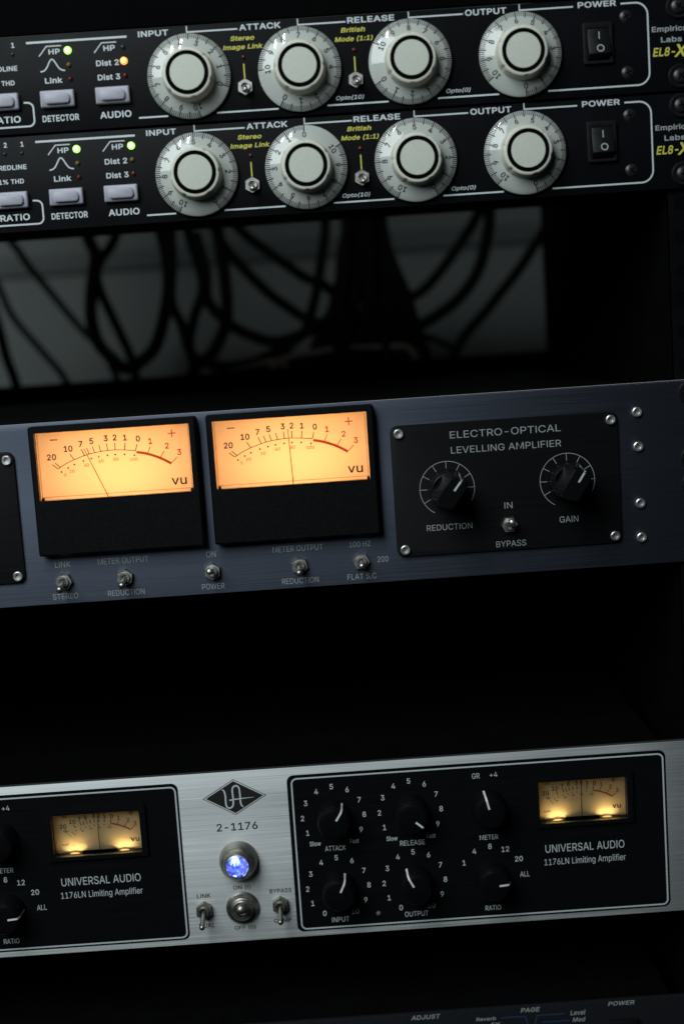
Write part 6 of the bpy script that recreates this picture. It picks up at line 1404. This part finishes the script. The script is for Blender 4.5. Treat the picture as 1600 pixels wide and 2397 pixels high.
for tr in tris:
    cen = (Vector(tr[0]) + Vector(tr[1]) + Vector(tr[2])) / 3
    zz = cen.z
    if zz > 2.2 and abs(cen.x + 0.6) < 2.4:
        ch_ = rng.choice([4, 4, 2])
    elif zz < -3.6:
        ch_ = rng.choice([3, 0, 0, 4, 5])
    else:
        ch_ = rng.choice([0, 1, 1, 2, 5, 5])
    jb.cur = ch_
    n_ = (Vector(tr[1]) - Vector(tr[0])).cross(Vector(tr[2]) - Vector(tr[0]))
    jb.add(tr if n_.dot(cen - Vector((0, -8, 0))) > 0 else tr[::-1], [(0, 1, 2)])
jb.build('jewel', pil, smooth=False)
MB(M['nickel']).lathe([(5.3, -10.13), (5.6, -10.61), (6.0, -10.40), (6.1, -10.13)], 48).build('bezel_ring', pil)

d = bpy.data.lights.new('pilot_glow', 'POINT')
d.energy = 0.0004
d.color = (0.25, 0.35, 1.0)
d.shadow_soft_size = 0.003
o = bpy.data.objects.new('pilot_glow', d)
C.objects.link(o)
o.parent = pil
o.location = Vector((0, -16.5, 0)) * MM
# power toggle and the two small ones
pt = MB(M['dark_nickel'])
pt.lathe([(2.9, -2.6), (3.2, -4.6), (4.9, -4.8), (5.3, -4.4), (5.4, -3.0), (6.0, -2.7), (6.2, -1.9), (7.8, -1.5), (8.3, -1.0), (8.4, 0)], 64)
ps = pt.build('power_switch', ua, (0.55, 0, uu - 426.5), ang=30)
d = Vector((0.0, -1.0, 0.42)).normalized()
s0 = Vector((0, -2.0, 0))
MB(M['dark_nickel']).tube([s0 + d * 12 * q for q in (0, 0.3, 0.6, 0.8, 0.9, 0.96, 0.99, 1.0)], [1.5, 1.7, 2.1, 2.4, 2.3, 1.7, 0.9, 0.05], 20).build('lever', ps, ang=60)
make_toggle(ua, (-18.7, 0, uu - 426.0), 4.3, (12.0, 1.0, 1.4), (-0.02, -0.34), M['dark_nickel'], M['dark_nickel'], a0=PI / 6, nut_h=3.2)
make_toggle(ua, (19.4, 0, uu - 426.0), 4.3, (12.0, 1.0, 1.4), (0.03, -0.34), M['dark_nickel'], M['dark_nickel'], a0=PI / 6, nut_h=3.2)
for z in (6.35, 38.1, 50.8, 82.55):
    for sx in (-1, 1):
        make_screw(ua, (233.4 * sx, 0, uu - 8 * U - z), 3.6, M['black_screw'], False, washer=6.0, name='rack_screw', h=1.8, turn=0.7)

# ------------------------------------------------------------------ grey effects unit at the bottom
E0 = -13 * U + 0.4
fx = thing('effects_processor', 'dark grey effects unit with blue lines at the very bottom of the rack', 'effects unit', (0, 0, E0))
fu = -E0
face = MB(M['grey_panel']).box(-241.3, 241.3, 0, 3, E0, -11 * U - 0.4).build('faceplate', fx, (0, 0, fu), bevel=0.5)
MB(M['black_metal']).box(-214, 214, 3.1, 260, E0 + 1.5, -11 * U - 2).build('chassis', fx, (0, 0, fu), bevel=0.5)
t = MB(M['grey_ink'])
for s, x0, z0, x1, z1 in (('ADJUST', 80.9, -492.5, 95.9, -490.1), ('Reverb', 113.7, -495.5, 123.9, -493.6), ('PAGE', 136.6, -492.5, 146.5, -490.1), ('Level', 161.7, -495.8, 169.5, -493.3),
                          ('Mod', 162.7, -499.4, 169.3, -497.1), ('POWER', 181.0, -492.2, 194.6, -489.95), ('FX', 121.0, -499.0, 126.0, -496.8)):
    t.text(s, x0, z0, x1, z1, IN, bold=0.016, shear=0.2)
build_apart(t, 'panel_lettering', face)
t = MB(M['blue_ink'])
t.stroke([(126.6, -494.6), (138.8, -494.6), (140.2, -500.0), (140.5, -503)], 0.55, IN)
t.stroke([(143.0, -503), (143.5, -500), (144.7, -494.6), (159.1, -494.6)], 0.55, IN)
t.stroke([(147.2, -498.4), (161.4, -498.4)], 0.55, IN)
t.build('blue_line', face, smooth=False)
MB(M['black_plastic']).box(181.0, 195.6, -3.5, 0, -512, -499.0).build('power_button', fx, (0, 0, fu), bevel=0.6)

# ------------------------------------------------------------------ cables behind the rack
def cable(pts, r, m, label, depth=None, group='cables hanging behind the rack'):
    p3 = spline([(x, y, z) for x, y, z in pts], 7)
    base = min(p3, key=lambda q: q[2])
    o = MB(m).tube([(x - base[0], y - base[1], z - base[2]) for x, y, z in p3], r * 1.18, 12).build('cable', None, base, ang=70)
    return tag(o, label, 'cable', group)
BK, GY, TN = M['cable'], M['grey_cable'], M['tan_cable']
cable([(-118, 425, -11), (-116, 424, -56), (-111, 422, -73), (-116, 421, -98), (-118, 419, -121), (-114, 418, -140), (-103, 416, -154), (-94, 415, -161), (-83, 414, -157), (-70, 412, -146), (-61, 411, -124), (-55, 409, -99), (-55, 408, -74), (-58, 406, -54), (-61, 405, -13)], 4.3, BK,
      'thick black cable hanging in the big loop left of the tangle')
cable([(-87, 440, -9), (-96, 439, -56), (-112, 439, -79), (-113, 438, -96), (-103, 437, -124), (-93, 436, -151), (-90, 436, -172), (-91, 435, -230)], 3.4, BK, 'black cable crossing inside the big left loop')
cable([(-42, 420, -11), (-38, 420, -58), (-33, 420, -80), (-30, 420, -103), (-39, 420, -126), (-44, 420, -146), (-41, 420, -170), (-39, 420, -229)], 3.6, BK, 'black cable curving down just right of the big loop')
cable([(-17, 415, -12), (-15, 415, -60), (-13, 415, -85), (-12, 415, -114), (-15, 415, -134), (-27, 415, -154), (-41, 415, -165), (-58, 415, -199)], 4.2, BK, 'thick black cable bowing right, third from the big loop')
cable([(-28, 410, -13), (-1, 413, -57), (20, 417, -77), (49, 420, -100), (66, 423, -109), (85, 427, -140), (90, 430, -220)], 3.4, BK, 'topmost black cable sloping right into the central bundle')
cable([(-29, 420, -21), (-15, 422, -65), (-2, 423, -85), (20, 425, -110), (42, 427, -128), (70, 428, -150), (80, 430, -220)], 3.6, BK, 'black cable sloping right below the topmost one')
cable([(-32, 405, -62), (-26, 404, -92), (-26, 404, -113), (-12, 403, -131), (5, 403, -142), (26, 402, -148), (55, 402, -139), (75, 401, -121), (84, 401, -62), (85, 400, -14)], 3.8, BK, 'black cable sagging in a shallow curve left of the bundle')
cable([(-49, 400, -23), (-50, 400, -80), (-53, 400, -112), (-47, 400, -130), (-41, 400, -153), (-27, 400, -162), (-8, 400, -164), (12, 400, -160), (43, 400, -145), (55, 400, -120), (64, 400, -83), (68, 400, -59), (69, 400, -14)], 3.4, BK,
      'long black cable making the lowest loop in front of the bundle')
cable([(-230, 470, -5), (-186, 467, -53), (-172, 463, -74), (-154, 460, -99), (-132, 457, -129), (-114, 453, -150), (-98, 450, -201)], 2.6, GY, 'thin grey cable slanting down towards the big left loop')
cable([(-228, 480, -25), (-201, 476, -87), (-190, 472, -114), (-167, 468, -145), (-149, 464, -171), (-125, 460, -232)], 2.6, GY, 'thin grey cable bowing down at the far left')
cable([(-207, 440, -59), (-195, 440, -123), (-191, 440, -147), (-185, 440, -171), (-177, 440, -231)], 3.4, BK, 'steep black cable at the left edge of the gap')
cable([(204, 420, -11), (189, 421, -53), (180, 423, -70), (159, 424, -97), (140, 426, -116), (120, 427, -124), (95, 429, -130), (80, 430, -180)], 3.6, BK, 'upper of the two arching cables right of the bundle')
cable([(194, 410, -13), (194, 413, -53), (192, 416, -76), (182, 419, -106), (161, 421, -129), (124, 424, -148), (95, 427, -152), (80, 430, -190)], 4.0, BK, 'lower of the two arching cables right of the bundle')
cable([(268, 430, -40), (238, 430, -76), (217, 430, -104), (193, 430, -131), (162, 430, -168), (150, 430, -230)], 3.6, BK, 'straight slanting black cable nearest the right post')
cable([(110, 440, -149), (135, 440, -150), (152, 440, -157), (163, 440, -169), (167, 440, -231)], 2.4, BK, 'short thin cable humped over the rear panel edge')
cable([(113, 425, -11), (113, 425, -47), (113, 425, -73), (116, 425, -102), (124, 425, -131), (140, 425, -170), (150, 425, -230)], 2.8, BK, 'thin black cable along the right side of the bundle')
def run(pts, y0, y1):
    """a cable's course given as (x, z), running from depth y0 to depth y1"""
    n = len(pts) - 1
    return [(x, y0 + (y1 - y0) * i / n, z) for i, (x, z) in enumerate(pts)]
rb = random.Random(5)
for i in range(24):
    u = i / 23
    x0 = 85 + 24 * u + rb.uniform(-1, 1)
    x1 = 48 + 92 * u + rb.uniform(-5, 5)
    cable(run([(x0, -5), (x0 + rb.uniform(-3, 3), -50), (x0 + (x1 - x0) * 0.18, -85), (x0 + (x1 - x0) * 0.45 + rb.uniform(-4, 4), -118), (x0 + (x1 - x0) * 0.8, -146), (x1, -172), (x1 + rb.uniform(-12, 12), -240)], 405 + rb.uniform(-12, 22), 400 + rb.uniform(-8, 30)),
          3.6, BK, 'black cable in the thick central bundle', group='cables in the thick central bundle')
for i in range(8):
    x0 = rb.uniform(-40, 40)
    x1 = x0 + rb.uniform(60, 120)
    z0 = rb.uniform(-172, -160)
    cable(run([(x0, -180), (x0 + 12, z0 - 2), (x0 * 0.6 + x1 * 0.4, z0 + rb.uniform(-2, 7)), (x0 * 0.3 + x1 * 0.7, z0 + rb.uniform(-3, 7)), (x1 - 8, z0), (x1, -182)], 392 + rb.uniform(0, 15), 396 + rb.uniform(-4, 12)), 2.4,
          TN if i in (1, 4, 6) else BK, ('tan' if i in (1, 4, 6) else 'black') + ' cable lying in the tangle along the bottom of the gap', group='cables lying along the bottom of the gap')
